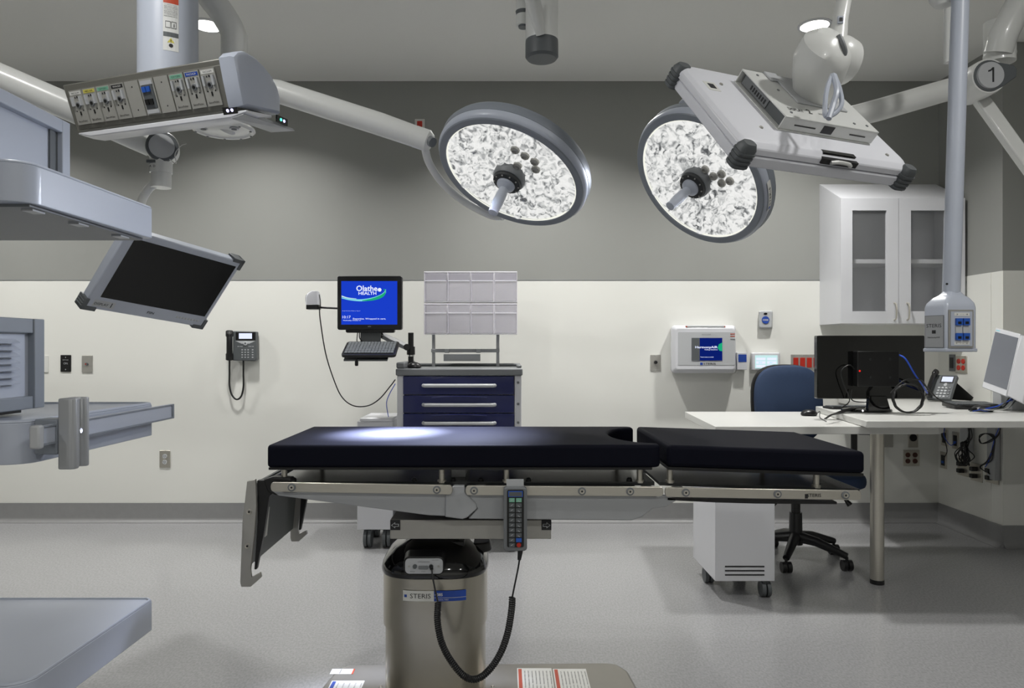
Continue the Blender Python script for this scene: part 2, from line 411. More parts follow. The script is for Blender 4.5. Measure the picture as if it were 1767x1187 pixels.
# slide beam over the pedestal
bm_ = MB().box(X(673, 2.15), X(951, 2.15), 2.15, 2.53, Z(930, 2.15), Z(897, 2.15))
beam = part('slide_beam', bm_, M['steeld'], tb, bevel=.002)
for px, s in ((682, -1), (943, 1)):
    c = P(px, 906, 2.1475); q = MB().use(M['ink']).box(c.x-.0145, c.x+.0145, 2.1465, 2.1505, c.z-.0145, c.z+.0145)
    ar = [(-.011, -.004), (0.0, -.004), (0, -.009), (.012, 0), (0, .009), (0, .004), (-.011, .004)]
    ar2 = [(-.009, -.0025), (.002, -.0025), (.002, -.006), (.009, 0), (.002, .006), (.002, .0025), (-.009, .0025)]
    q.use(M['lgrey']).xz([(c.x+s*a, c.z+b2) for a, b2 in ar], 2.1455, 2.147)
    q.use(M['ink']).xz([(c.x+s*a, c.z+b2) for a, b2 in ar2], 2.1450, 2.1460)
    part('arrow_label', q, None, beam)
part('neck', MB().box(X(718, 2.2), X(800, 2.2), 2.24, 2.44, Z(945, 2.3), Z(925, 2.3)).lathe([(.05, 0), (.045, .03)], (X(822, 2.3), 2.33, Z(952, 2.3)), UP), M['black'], tb, bevel=.004)
# pedestal
CXP, CYP = X(753.5, 2.33), 2.33
def sring(rx, ry, z, p=3.2, n=48, cx=None, cy=None):
    out = []
    for k in range(n):
        t = 2*math.pi*k/n; c, s_ = math.cos(t), math.sin(t)
        out.append(V(((CXP if cx is None else cx)+rx*abs(c)**(2/p)*(1 if c >= 0 else -1), (CYP if cy is None else cy)+ry*abs(s_)**(2/p)*(1 if s_ >= 0 else -1), z)))
    return out
zt = Z(994, 2.17)
cols = part('column', MB().loft([sring(.157, .158, .06), sring(.157, .158, .36)]).loft([sring(.163, .165, Z(1085, 2.2)), sring(.163, .165, zt)]), M['colsteel'], tb, 'stainless telescoping column')
prof = [(.166, .168, -.008), (.168, .170, -.002), (.168, .170, .006), (.163, .165, .022), (.150, .150, .042), (.130, .125, .062), (.105, .105, .074), (.085, .095, .086), (.08, .09, .098)]
part('shroud', MB().loft([sring(a, b2, zt+h) for a, b2, h in prof]), M['blackg'], tb, 'glossy black domed shroud')
so = MB().use(M['black']).loft([[(x, 2.20, z) for x, z in rrect(X(694, 2.14), X(768, 2.14), Z(996, 2.14), Z(958, 2.14), .018)], [(x, 2.145, z) for x, z in rrect(X(696, 2.14), X(766, 2.14), Z(993, 2.14), Z(961, 2.14), .018)]])
so = part('socket_housing', so, None, tb, bevel=.002)
q = MB().use(M['lgrey']).xz(rrect(X(699, 2.14), X(764, 2.14), Z(990, 2.14), Z(964, 2.14), .012), 2.141, 2.146)
for px in (716, 744): q.use(M['dgrey']).lathe([(.0065, 0), (.0065, -.004)], P(px, 977, 2.141), FW, 14)
for px in (706, 757): q.use(M['steeld']).lathe([(.003, 0), (.003, -.002)], P(px, 977, 2.141), FW, 8)
q.use(M['mgrey']).xz(rrect(X(722, 2.14), X(739, 2.14), Z(982, 2.14), Z(976, 2.14), .003), 2.138, 2.141)
q.use(M['ink']).text('COMMUNICATION', P(731, 969.5, 2.1405), RT, UP, w=.035, h=.0032)
q.text('HAND CONTROL', P(751, 966.3, 2.1405), RT, UP, w=.02, h=.0018).text('FOOT', P(712, 986.3, 2.1405), RT, UP, w=.014, h=.003).text('PORT', P(731, 986.3, 2.1405), RT, UP, w=.012, h=.002)
part('socket_plate', q, None, so)
# pedestal label, wrapped on the column
def wrapcol(p):                           # local x along front, y up
    x = p.x; n = 3.2; yy = .1665*max(0, 1-abs((x-CXP)/.1645)**n)**(1/n)
    return V((x, CYP-yy-p.z, p.y))
lz0, lz1 = Z(1037, 2.165), Z(1019, 2.165)
lb = MB(wrapcol)
def strip(x0, x1, z0, z1, h, m, n=12):
    lb.use(m)
    for k in range(n):
        a, c = x0+(x1-x0)*k/n, x0+(x1-x0)*(k+1)/n
        lb.add([(a, z0, h), (c, z0, h), (c, z1, h), (a, z1, h)], [(0, 1, 2, 3)])
xa, xm, xb = X(695, 2.165), X(749, 2.165), X(804, 2.165)
strip(xa, xm, lz0, lz1, .001, M['paper']); strip(xm, xb, lz0, lz1, .001, M['bluel'])
strip(xm, xb, lz0+.010, lz0+.011, .0016, M['paper'])
strip(xa+.004, xa+.012, lz0+.011, lz0+.019, .0016, M['bluel'], 2)
lb.use(M['ink']).text('STERIS', ((xa+xm)/2+.006, (lz0+lz1)/2, .0018), (1, 0, 0), (0, 1, 0), w=.062, h=.014)
lb.use(M['paper']).text('4085', (xm+.014, lz0+.020, .0018), (1, 0, 0), (0, 1, 0), w=.024, h=.009, bold=.02)
lb.text('SURGICAL TABLE', (xm+.025, lz0+.005, .0018), (1, 0, 0), (0, 1, 0), w=.036, h=.004)
part('maker_label', lb, None, cols, 'white and blue STERIS 4085 label')
# base
base_o = [(-.64, 1.94), (.44, 1.94), (.47, 2.0), (.43, 2.52), (.40, 2.575), (.36, 2.585), (-.55, 2.565), (-.585, 2.53), (-.66, 2.0)]
bs = part('base', MB().xy(base_o, .012, .078), M['based'], tb, 'low stainless base with rounded corners', bevel=.01, seg=3)
for px in (657, 850): part('base_screw', MB().lathe([(.006, 0), (.004, .003)], (X(px, 2.4)+.0, 2.40, .078), UP, 10), M['steel'], bs)
for x in (-.5, .3):
    for y in (2.05, 2.47): part('foot', MB().lathe([(.03, 0), (.03, .014)], (x, y, 0), UP, 16), M['rubber'], bs)
# printed warnings on the base top, readable from the right side of the table
def lab(x0, x1, y0, y1, rows, hdr=None, z=.0785, frame=M['paper']):
    q = MB().use(frame).box(x0, x1, y0, y1, z-.0005, z+.0004)
    if hdr: q.use(hdr).box(x0+.004, x0+.016, y0+.006, y1-.006, z, z+.0008)
    q.use(M['ink'])
    for k in range(rows):
        xx = x0+.026+(x1-x0-.032)*k/max(1, rows-1)
        q.text(random.choice(['WARNING - PINCHING HAZARD', 'DO NOT OVERLOAD TABLE TOP', 'LOCK FLOOR BEFORE USE', 'CAUTION - READ MANUAL']), (xx, (y0+y1)/2, z+.0008), (0, 1, 0), (-1, 0, 0), w=(y1-y0)*.8, h=.004)
    return part('warning_label', q, None, bs)
lab(.045, .165, 2.33, 2.535, 8, M['redink']); lab(.17, .285, 2.33, 2.53, 8, M['redink'])
lab(-.58, -.47, 2.28, 2.44, 5, M['bluel'], frame=M['paper'])
q = MB().use(M['paper']).box(-.60, -.52, 2.49, 2.53, .078, .0788).use(M['ink']).box(-.568, -.566, 2.492, 2.528, .0788, .0789).use(M['redink']).box(-.526, -.52, 2.49, 2.53, .078, .079); part('warning_label', q, None, bs)
# head section folded down at the left end
hp = [(427, 830), (441, 827), (443, 872), (439, 925), (432, 984), (434, 996), (449, 988), (451, 996), (433, 1012), (417, 1012), (415, 1004), (419, 900)]
hs = part('head_section_board', MB().xz([(-.742, .80), (-.730, .80), (-.752, .555), (-.764, .555)], T0+.02, T1-.02), M['boardg'], tb, 'dark head board hanging down', bevel=.002)
for y in (T0-.004, T1-.012):
    rl = part('head_section_rail', MB().pxz(hp, 2.1, y, y+.014), M['steeld'], tb, bevel=.0015)
    if y < T0:
        for px, py in ((430, 883), (427, 942)):
            part('bolt', MB().use(M['steel']).lathe([(.008, .001), (.007, -.003), (.003, -.002)], P(px, py, y), FW, 16).use(M['black']).lathe([(.003, 0), (.003, -.0035)], P(px, py, y), FW, 8), None, rl)
    part('head_section_bracket', MB().pxz([(441, 830), (470, 830), (470, 852), (462, 858), (452, 925), (440, 985), (436, 985), (442, 900)], 2.1, y+.016 if y < T0 else y-.018, y+.034 if y < T0 else y-.001), M['black'], tb, bevel=.002)
    part('head_hinge', MB().pxz([(452, 829), (468, 824), (500, 826), (500, 852), (474, 856), (460, 850)], 2.1, y+.014 if y < T0 else y-.02, y+.05 if y < T0 else y), M['black'], tb, bevel=.003)
part('hinge_bar', MB().cyl((-.70, T0+.02, .80), (-.70, T1-.02, .80), .010), M['black'], tb)
part('rating_label', MB().obox((-.7385, 2.22, .70), (0, .06, 0), (-.0085, 0, -.09), (.0009, 0, 0)), M['paper'], hs)

# hand control hanging on the rail
hc = thing('hand_control', 'grey keypad hand control hanging from the near rail of the operating table', 'hand control', P(889, 951, 2.055))
hb = MB().use(M['mgrey']).xz(rrect(X(869, 2.05), X(909.5, 2.05), Z(951, 2.05), Z(841, 2.05), .010), 2.05, 2.078)
case = part('case', hb, None, hc, bevel=.003)
part('face', MB().xz(rrect(X(875, 2.05), X(904, 2.05), Z(944, 2.05), Z(845, 2.05), .005), 2.0485, 2.052), M['black'], case)
part('hanger', MB().box(X(874, 2.05), X(904, 2.05), 2.07, 2.086, Z(842, 2.05), Z(833, 2.05)+.004), M['lgrey'], hc)
q = MB().use(M['blue']).box(X(877, 2.05), X(902, 2.05), 2.047, 2.049, Z(857, 2.05), Z(847, 2.05)).use(M['dgrey']).box(X(878.5, 2.05), X(900.5, 2.05), 2.0465, 2.049, Z(856, 2.05), Z(848.5, 2.05))
part('display', q, None, case)
for r in range(10):
    for c in range(2):
        cx, cz = X(883.3+c*12, 2.05), Z(862.5+r*8.6, 2.05)
        mm = M['green'] if r == 0 else (M['blue'] if (r == 8 and c) else (M['red'] if (r == 9 and c) else M['dgrey']))
        if r == 9 and c: qb = MB().lathe([(.0068, .001), (.0062, -.003)], (cx, 2.0485, cz), FW, 14)
        else: qb = MB().box(cx-.0078, cx+.0078, 2.0455, 2.049, cz-.0055, cz+.0055)
        qb.cur = M['lgrey']
        if not (r >= 8 and c): qb.obox((cx-.003, 2.0450, cz-.002), (.006, 0, .003*(-1)**c), (0, .001, 0), (0, 0, .0016))
        qb.m = [mm if k is None else k for k in qb.m]
        part('button', qb, None, case)
cordp = [P(898, 951, 2.06), P(895, 975, 2.05), P(889, 1005, 2.04), P(884, 1030, 2.035)]
coilp = smoothpath([P(884, 1031, 2.035), P(883, 1050, 2.03), P(876, 1092, 2.02), P(862, 1130, 2.01), P(840, 1160, 2.0), P(818, 1172, 2.0), P(797, 1163, 2.01), P(775, 1135, 2.02), P(761, 1105, 2.04), P(755, 1070, 2.07), P(756, 1040, 2.10)], 40)
part('strain_relief', MB().cyl(P(898, 949, 2.06), P(896, 966, 2.058), .008, .005), M['black'], hc)
part('cord', MB().tube(smoothpath(cordp), .0024, 8), M['cable'], hc)
L = [0]
for i in range(1, len(coilp)): L.append(L[-1]+(coilp[i]-coilp[i-1]).length)
hel = []; turns = 88; N = turns*9; j = 0
for k in range(N+1):
    s_ = L[-1]*k/N
    while j < len(L)-2 and L[j+1] < s_: j += 1
    f = (s_-L[j])/(L[j+1]-L[j]); p = coilp[j].lerp(coilp[j+1], f); t = (coilp[j+1]-coilp[j]).normalized()
    a = FW.cross(t).normalized(); c = t.cross(a); th = 2*math.pi*turns*k/N
    hel.append(p+(a*math.cos(th)+c*math.sin(th))*.0075)
part('coiled_cord', MB().tube(hel, .0029, 6), M['cable'], hc)
part('cord', MB().tube(smoothpath([P(756, 1040, 2.10), P(751, 1018, 2.11), P(747, 998, 2.12), P(745, 982, 2.132)]), .0026, 8), M['cable'], hc)
part('plug', MB().cyl(P(745, 982, 2.13), P(744, 977, 2.139), .005, .0055), M['black'], hc)

# ================================================================ surgical lights
def lamp(px, py, d, R, ang_minor, ratio, name_label, stemfn, handle_tip):
    c = P(px, py, d); ray = (c-V((0, 0, CAMH))).normalized()
    right = ray.cross(UP).normalized(); up = right.cross(ray).normalized()
    mx, my = ang_minor                         # direction of the minor axis in the picture (right, down)
    s = math.sqrt(1-ratio*ratio)
    n = (right*mx*s-up*my*s-ray*ratio).normalized()
    t = thing('surgical_light', name_label, 'surgical light', c)
    hz = -n
    a = UP.cross(hz).normalized(); b_ = hz.cross(a)
    part('rear_housing', MB().lathe([(R*1.10, .02), (R*1.15, .03), (R*1.16, .055), (R*1.13, .072), (R*.9, .09), (R*.3, .10), (.02, .10)], c, hz, 72), M['boomg'], t, bevel=0)
    part('rim', MB().lathe([(R*1.0, 0.004), (R*1.01, -.004), (R*1.09, -.006), (R*1.13, 0.002), (R*1.15, .012), (R*1.145, .030), (R*1.10, .034), (R, .02)], c, hz, 72, cap=False), M['boomc'], t)
    part('front_bezel', MB().lathe([(R*1.003, -.0045), (R*1.012, -.0085), (R*1.10, -.0085), (R*1.115, -.0045)], c, hz, 72, cap=False), M['boomg'], t, 'flat grey ring around the lens')
    part('lens_edge', MB().lathe([(R*.985, -.001), (R*1.005, -.003), (R*1.005, .004), (R*.985, .004)], c, hz, 72, cap=False), M['lensrim'], t)
    lens = MB().use(M['lens']).lathe([(.004, 0.004), (R*.99, .004), (R*.99, .014), (.004, .014)], c, hz, 64)
    # cell domes in a hexagonal array
    p_ = .043; k = 0
    for i in range(-9, 10):
        for j in range(-9, 10):
            x, y = p_*(i+.5*(j & 1)), p_*.866*j; r = math.hypot(x, y)
            if r > R*.95 or r < .062: continue
            o = c+a*x+b_*y
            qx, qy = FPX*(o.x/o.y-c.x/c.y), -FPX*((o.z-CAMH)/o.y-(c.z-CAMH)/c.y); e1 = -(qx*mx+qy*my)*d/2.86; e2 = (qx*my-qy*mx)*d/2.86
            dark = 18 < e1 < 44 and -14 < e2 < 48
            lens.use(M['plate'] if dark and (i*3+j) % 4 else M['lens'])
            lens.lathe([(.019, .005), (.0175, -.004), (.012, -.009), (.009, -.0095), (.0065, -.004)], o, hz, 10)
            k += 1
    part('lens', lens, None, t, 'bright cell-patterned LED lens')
    hub = part('hub', MB().use(M['mgrey']).lathe([(.066, .004), (.066, -.022), (.060, -.032)], c, hz, 40).use(M['rubber']).lathe([(.055, -.030), (.058, -.036), (.056, -.046), (.04, -.05)], c, hz, 40), None, t, bevel=.0015)
    for k in range(10):
        th = 2*math.pi*k/10; o = c+(a*math.cos(th)+b_*math.sin(th))*.050
        part('hub_screw', MB().lathe([(.0035, -.044), (.003, -.050)], o, hz, 8), M['steeld'], hub)
    hd = (n+V(handle_tip)).normalized()
    q = MB().lathe([(.038, .044), (.036, .058), (.026, .068), (.018, .074), (.0205, .10), (.0215, .14), (.0185, .182), (.019, .192), (.012, .195)], c, hd, 28)
    part('handle', q, M['boomc'], t, 'grey sterile handle pointing down')
    return t, c, n, a, b_
RL = .272
lt1, c1, n1, a1, b1 = lamp(881, 302, 2.86, RL, (-.435, .90), .58, 'surgical light on the left, glowing head over the head end of the table', None, (0, 0, 0))
lt2, c2, n2, a2, b2_ = lamp(1204, 312, 2.98, RL, (-.755, .656), .67, 'surgical light on the right, partly behind the rear view of a display', None, (0, 0, 0))
aim = V((-.37, 2.40, .92))-c1
spot('surgical_beam', c1+n1*.06, aim, 10500, 17, (.80, .86, 1.0), .07, 1.0)
spot('surgical_beam', c1+n1*.06, V((-.22, 2.38, .92))-c1, 900, 42, (.72, .78, 1.0), .14, 1.0)
spot('surgical_beam', c2+n2*.06, V((-.95, 1.75, 1.48))-c2, 110, 30, (.80, .86, 1.0), .2, .9)
# maker label on rim of the right light (lower right side)
rr = RL*1.152
def rimp(th, h): return c2+(a2*math.cos(th)+b2_*math.sin(th))*(rr)+(-n2)*h
best = min(range(360), key=lambda k: ((lambda p: math.hypot(CX+p.x/p.y*FPX-1322, CY-(p.z-CAMH)/p.y*FPX-338))(rimp(math.radians(k), .02))))
thb = math.radians(best)
q = MB(lambda p: c2+(a2*math.cos(thb+p.x)+b2_*math.sin(thb+p.x))*(rr+.0006+p.z)+(-n2)*(.012+p.y))
for k in range(10):
    q.use(M['paper']); a_, c_ = -.22+.044*k, -.22+.044*(k+1)
    q.add([(a_, -.004, 0), (c_, -.004, 0), (c_, .018, 0), (a_, .018, 0)], [(0, 1, 2, 3)])
sg = 1
q.use(M['ink']).text('STERIS', (0, .007, .0008), (-1, 0, 0), (0, -1, 0), w=.26, h=.010); q.use(M['bluel']).add([(.15, .001, .001), (.19, .001, .001), (.19, .013, .001), (.15, .013, .001)], [(0, 1, 2, 3)])
part('maker_label', q, None, lt2, 'STERIS label on the rim')

# arm of the left light: knuckle, spring arm, yoke, ceiling arm
K = P(402, 150, 2.95)
def pd1(px, py):
    r = V(((px-CX)/FPX, 1, -(py-CY)/FPX)); return (c1-V((0, 0, CAMH))).dot(n1)/r.dot(n1)
part('spring_arm', MB().tube([K, P(480, 158, 2.95), P(655, 214, 2.95), P(718, 236, 2.95)], [.052, .046, .046, .043], 24), M['boomw'], lt1)
part('arm_end', MB().tube([P(716, 235.3, 2.95), P(738, 243, 2.95), P(745, 246, 2.95)], [.044, .044, .030], 24), M['boomw'], lt1)
part('arm_end_cap', MB().tube([P(742, 243, 2.93), P(747, 246, 2.92)], [.022, .020], 20), M['mgrey'], lt1)
part('yoke', MB().tube(smoothpath([P(732, 250, 2.95)]+[P(x_, y_, pd1(x_, y_)+.035) for x_, y_ in ((741, 282), (764, 316), (800, 347), (846, 371), (868, 374))]), .0165, 14), M['boomw'], lt1)
part('knuckle', MB().cyl(P(404, 60, 2.95), P(404, 200, 2.95), .052, seg=28), M['boomw'], lt1)
part('ceiling_arm', MB().tube(smoothpath([P(404, 95, 2.95), P(404, 62, 2.95), P(385, 25, 2.93), P(355, -15, 2.9), P(320, -70, 2.87)]), .050, 22), M['boomw'], lt1)
hubp = P(320, -70, 2.87)
part('ceiling_tube', MB().cyl(hubp+V((0, 0, -.05)), (hubp.x, hubp.y, CEIL), .06), M['boomw'], lt1)
fl = P(385, 222, 2.98)
q = MB().use(M['boomw']).lathe([(.06, .06), (.075, .03), (.095, .008), (.125, .004), (.127, -.004), (.118, -.012), (.108, -.012), (.100, -.006), (.06, -.016), (.02, -.017)], fl, UP, 40)
q.cyl(fl+V((0, 0, .02)), P(404, 190, 2.95), .06)
cov = part('lower_cover', q, None, lt1, 'round white cover ringed with screws')
for k in range(10):
    th = 2*math.pi*k/10
    part('cover_screw', MB().lathe([(.005, 0), (.005, -.004)], fl+V((.113*math.cos(th), .113*math.sin(th), -.011)), UP, 8), M['mgrey'], cov)
for dx in (-.062, .062):
    part('cover_window', MB().use(M['lgrey']).lathe([(.020, -.008), (.018, -.016)], fl+V((dx, -.045, 0)), UP, 16).use(M['dgrey']).lathe([(.011, -.012), (.011, -.018)], fl+V((dx, -.045, 0)), UP, 12), None, cov)

# arm of the right light
part('stem', MB().cyl(P(1195, 140, 3.0), P(1195, 172, 3.0), .034, .030, seg=24), M['boomw'], lt2)
part('stem_collar', MB().lathe([(.052, -.03), (.06, 0), (.040, .022)], P(1197, 176, 3.02), UP, 28), M['boomc'], lt2)
part('yoke', MB().tube(smoothpath([P(1195, 145, 3.0), P(1235, 165, 3.05), P(1320, 215, 3.1), P(1400, 221, 3.12)]), .030, 14), M['boomw'], lt2)
part('spring_arm', MB().tube([P(1385, 224, 3.12), P(1515, 190, 3.12), P(1625, 158, 3.12), P(1690, 142, 3.14)], [.045, .047, .047, .05], 24), M['boomw'], lt2)
E = P(1707, 131, 3.02)
q = MB().use(M['boomw']).lathe([(.072, 0.0), (.075, .02), (.075, .14), (.07, .16)], (E.x, E.y, E.z), FW, 40)
eb = part('elbow', q, None, lt2)
part('elbow_cover', MB().use(M['dgrey']).xz([(E.x+a, E.z+b) for a, b in [(.0+.066*math.cos(math.radians(t)), .066*math.sin(math.radians(t))) for t in range(60, 300, 12)]+[(.055, -.045), (.112, -.005), (.114, .03), (.10, .045)]], E.y-.004, E.y+.12), None, lt2, 'dark grey elbow cover', bevel=.004)
q = MB().use(M['lgrey']).lathe([(.056, 0), (.054, -.01)], (E.x, E.y-.003, E.z), FW, 36)
q.use(M['ink']).xz([(E.x+a, E.z+b) for a, b in ((.004, -.030), (.011, -.030), (.011, .031), (.005, .031), (-.002, .023), (-.013, .018), (-.013, .012), (-.003, .015), (.004, .020))], E.y-.0145, E.y-.012)
part('number_disc', q, None, eb, 'pale disc numbered 1')
kx = P(1725, 100, 3.1)
part('knuckle', MB().cyl((kx.x, kx.y, Z(108, 3.1)), (kx.x, kx.y, Z(38, 3.1)), .060, .060, seg=28).lathe([(.061, 0), (.0615, .004), (.0615, .008), (.061, .012)], (kx.x, kx.y, Z(98, 3.1)), UP, 28, cap=False), M['boomw'], lt2)
part('ceiling_arm', MB().tube(smoothpath([P(1722, 92, 3.08), P(1732, 60, 3.06), P(1752, 20, 3.05), P(1790, -50, 3.04)]), .055, 22), M['boomw'], lt2)
q_ = P(1790, -50, 3.04)
part('ceiling_tube', MB().cyl((q_.x, q_.y, q_.z-.05), (q_.x, q_.y, CEIL), .065), M['boomw'], lt2)
# flat bar arm going down right from the elbow
s0, s1 = P(1690, 158, 3.12), P(1800, 310, 3.0)
dd = (s1-s0).normalized(); sd = dd.cross(FW).normalized()
part('lower_arm', MB().obox(s0-sd*.03, (s1-s0), sd*.058, FW*.04), M['boomw'], lt2, 'flat white bar slanting down right', bevel=.006)

# ================================================================ centre boom joint on the ceiling
jt = thing('boom_joint', 'white swivel joint with a dark grey cap hanging from the ceiling at top centre', 'boom joint', P(935, 106, 2.9))
jc = P(935, 68, 2.9)
part('barrel', MB().cyl((jc.x, jc.y, Z(74, 2.9)), (jc.x, jc.y, CEIL), .065, .065, seg=32).lathe([(.0655, 0), (.066, .003), (.0655, .006)], (jc.x, jc.y, Z(22, 2.9)), UP, 32, cap=False), M['boomw'], jt)
part('end_cap', MB().lathe([(.064, .026), (.066, 0), (.066, -.052), (.058, -.062), (.02, -.063)], (jc.x, jc.y, Z(76, 2.9)), UP, 32), M['dgrey'], jt, 'dark grey end cap')
part('front_arm', MB().tube([P(933, 60, 2.84), P(924, 20, 2.8), P(905, -60, 2.7), P(890, -130, 2.62)], [.018, .028, .036, .04], 20), M['boomw'], jt)
part('front_arm_mount', MB().cyl(P(890, -130, 2.62), (P(890, -130, 2.62).x, 2.62, CEIL), .042), M['boomw'], jt)
part('side_barrel', MB().use(M['boomw']).cyl((X(903, 3.05), 3.05, Z(45, 3.05)), (X(903, 3.05), 3.05, CEIL), .030, .030).use(M['dgrey']).cyl((X(903, 3.05), 3.05, Z(20, 3.05)), (X(903, 3.05), 3.05, Z(48, 3.05)), .033, .02), None, jt)
part('side_arm', MB().tube([P(945, -20, 2.9), P(1000, -35, 2.95), P(1060, -60, 3.0)], .045, 18), M['boomw'], jt)

# ================================================================ service head on its ceiling column (top left)
sh = thing('service_head', 'grey gas and power service head with a row of outlet plates, on a ceiling column', 'service head', P(250, 230, 2.6))
u_ = V((.94, -.343, 0)).normalized(); n_ = V((-.343, -.94, 0)).normalized()
O = P(107, 146, 2.66); LEN = .745
tilt = math.radians(21); HP = .172
wv = (UP*math.cos(tilt)+n_*math.sin(tilt))
NN = (n_*math.cos(tilt)-UP*math.sin(tilt))
BLc = O-wv*HP
depth = .25
def sec(s): return [O+u_*s, O+u_*s-n_*.10+UP*.004, O+u_*s-n_*depth-UP*.006, O+u_*s-n_*depth-UP*.115, BLc+u_*s]
part('body', MB().loft([sec(0), sec(LEN)]), M['headg'], sh, bevel=.006)
def csec(s, g):                      # arched end section: (back, up) from the front top edge
    pts = [(0, 0), (.02, .022), (.055, .038), (.10, .038), (.15, .026), (.20, .004), (.235, -.030), (.25, -.062), (.25, -.118), (.15, -.135), (.050, -.151), (.046, -.146), (.022, -.074)]
    cx_, cz_ = .13, -.06
    return [O+u_*s-n_*(cx_+(a-cx_)*g)+UP*(cz_+(b-cz_)*g) for a, b in pts]
part('end_cap', MB().loft([csec(LEN-.03, 1), csec(LEN+.015, 1), csec(LEN+.028, .96), csec(LEN+.034, .88)]), M['boomc'], sh, 'rounded pale blue-grey end cap')
lo = BLc-UP*.002
def tsec(s, a=1): return [lo+u_*s+n_*.004, lo+u_*s-n_*.13+UP*.022, lo+u_*s-n_*.132+UP*(.014), lo+u_*s-n_*.06-UP*.018*a, lo+u_*s+n_*.002-UP*.018*a]
part('under_tray', MB().loft([tsec(.01, .3), tsec(.07, 1), tsec(LEN-.03, 1), tsec(LEN+.035, .35)]), M['white'], sh, 'white lower tray', bevel=.003)
part('tray_fin', MB().loft([[lo+u_*(LEN+.02)+UP*.002, lo+u_*(LEN+.05)-n_*.23+UP*.002, lo+u_*(LEN+.055)-n_*.235-UP*.006, lo+u_*(LEN+.02)-UP*.012], [lo+u_*(LEN-.03)+UP*.002, lo+u_*(LEN-.03)-n_*.21+UP*.002, lo+u_*(LEN-.03)-n_*.21-UP*.010, lo+u_*(LEN-.03)-UP*.022]]), M['alu'], sh, 'grey band under the end cap')
for s_, m1, m2 in ((LEN-.030, M['ledw'], M['ledw']), (0, M['ledg'], M['ledw'])):
    q = frame_mb(lo+u_*s_+n_*.006+UP*.004, u_, wv, n_) if s_ else frame_mb(lo+u_*(LEN+.052)-n_*.165+UP*.012, -n_, UP, u_); q.use(M['blackg']).box(-.03, .03, -.012, .012, -.004, .002)
    for x_, mm in ((-.009, m1), (.009, m2)): q.use(mm).lathe([(.006, 0), (.005, .003)], (x_, 0, .001), (0, 0, 1), 12)
    part('indicator', q, None, sh)
q = frame_mb(O+u_*.02-wv*.01, u_, -wv, NN); q.box(0, LEN-.05, .012, HP-.022, -.002, .003)
face = part('panel_face', q, M['headg'], sh, bevel=.001)
kinds = ['VACUUM', 'MED AIR', 'OXYGEN', 'WAGD', None, 'DATA', None, 'OXYGEN', 'N2O', 'VACUUM']
hdrc = [M['paper'], M['yellow'], M['green'], M['ink'], None, None, None, M['green'], M['bluel'], M['paper']]
pos = 0
ww = (LEN-.075)/10
for i in range(10):
    q = frame_mb(O+u_*(.028+ww*i)-wv*.026, u_, -wv, NN)
    w_, h_ = ww-.006, HP-.052
    q.use(M['plate']).box(0, w_, 0, h_, .002, .008)
    cx = w_/2
    if kinds[i] and kinds[i] != 'DATA':
        q.use(hdrc[i]).box(.004, w_-.004, .004, .016, .008, .0088)
        q.use(M['paper'] if hdrc[i] in (M['ink'], M['bluel']) else M['ink']).text(kinds[i], (cx, .010, .0092), (1, 0, 0), (0, -1, 0), w=w_*.62, h=.006)
        q.use(M['ink']).add([(cx-.010, .028, .0092), (cx-.002, .028, .0092), (cx-.006, .020, .0092)], [(0, 1, 2)]).box(cx+.001, cx+.007, .021, .028, .008, .009)
        q.use(M['lgrey']).box(cx-.024, cx-.015, .022, .054, .008, .016).box(cx+.015, cx+.024, .022, .054, .008, .016)
        q.use(M['mgrey']).lathe([(.012, 0), (.010, .004)], (cx, .052, .008), (0, 0, 1), 16)
        q.use(M['black']).lathe([(.006, 0), (.006, .0052)], (cx, .052, .008), (0, 0, 1), 12)
        for dx, dy in ((-.016, .072), (.016, .072)): q.lathe([(.0025, 0), (.0025, .001)], (cx+dx, dy, .008), (0, 0, 1), 8)
        q.box(cx-.003, cx+.003, .074, .088, .008, .0095)
        q.text('BeaconMedaes', (cx, h_-.012, .0092), (1, 0, 0), (0, -1, 0), w=w_*.7, h=.007)
        part('gas_outlet', q, None, face, '%s gas outlet plate' % kinds[i].lower(), bevel=0)
    elif kinds[i] == 'DATA':
        q.use(M['lgrey']).box(.004, w_-.004, .006, .02, .008, .010).box(.004, w_-.004, h_-.018, h_-.004, .008, .010)
        q.use(M['dgrey']).box(.006, w_-.006, .022, h_-.02, .008, .011)
        for a_ in (0, 1):
            for b_ in (0, 1): q.use(M['blue'] if b_ == 0 else M['black']).box(.010+a_*.019, .026+a_*.019, .026+b_*.042, .044+b_*.042, .010, .016)
        part('data_outlet', q, None, face, 'plate with blue and black data jacks')
    else:
        q.use(M['black'])
        for dy in (.02, h_-.022): q.lathe([(.0028, 0), (.002, .001)], (cx, dy, .008), (0, 0, 1), 8)
        part('blank_plate', q, None, face, 'blank grey plate')
cc = P(290, 100, 2.68)
cl = part('column', MB().cyl((cc.x, cc.y, 2.14), (cc.x, cc.y, CEIL), .104, seg=48), M['boomc'], sh, 'pale blue-grey ceiling column')
def colw(p): th = -math.pi/2+p.x/.104; return V((cc.x+(.1046+p.z)*math.cos(th), cc.y+(.1046+p.z)*math.sin(th), p.y))
q = MB(colw)
X0 = X(293, cc.y-.104)-cc.x
def cz(py): return Z(py, cc.y-.104)
def cpatch(a, c, y0, y1, m, h=0):
    q.use(m)
    for k in range(4): q.add([(X0+a+(c-a)*k/4, cz(y0), h), (X0+a+(c-a)*(k+1)/4, cz(y0), h), (X0+a+(c-a)*(k+1)/4, cz(y1), h), (X0+a+(c-a)*k/4, cz(y1), h)], [(0, 1, 2, 3)])
cpatch(-.026, .026, 85, -12, M['boomw']); cpatch(-.025, .025, 3, -8, M['redink'], .0004); cpatch(-.025, .025, 61, 53, M['dgrey'], .0004)
q.use(M['ink'])
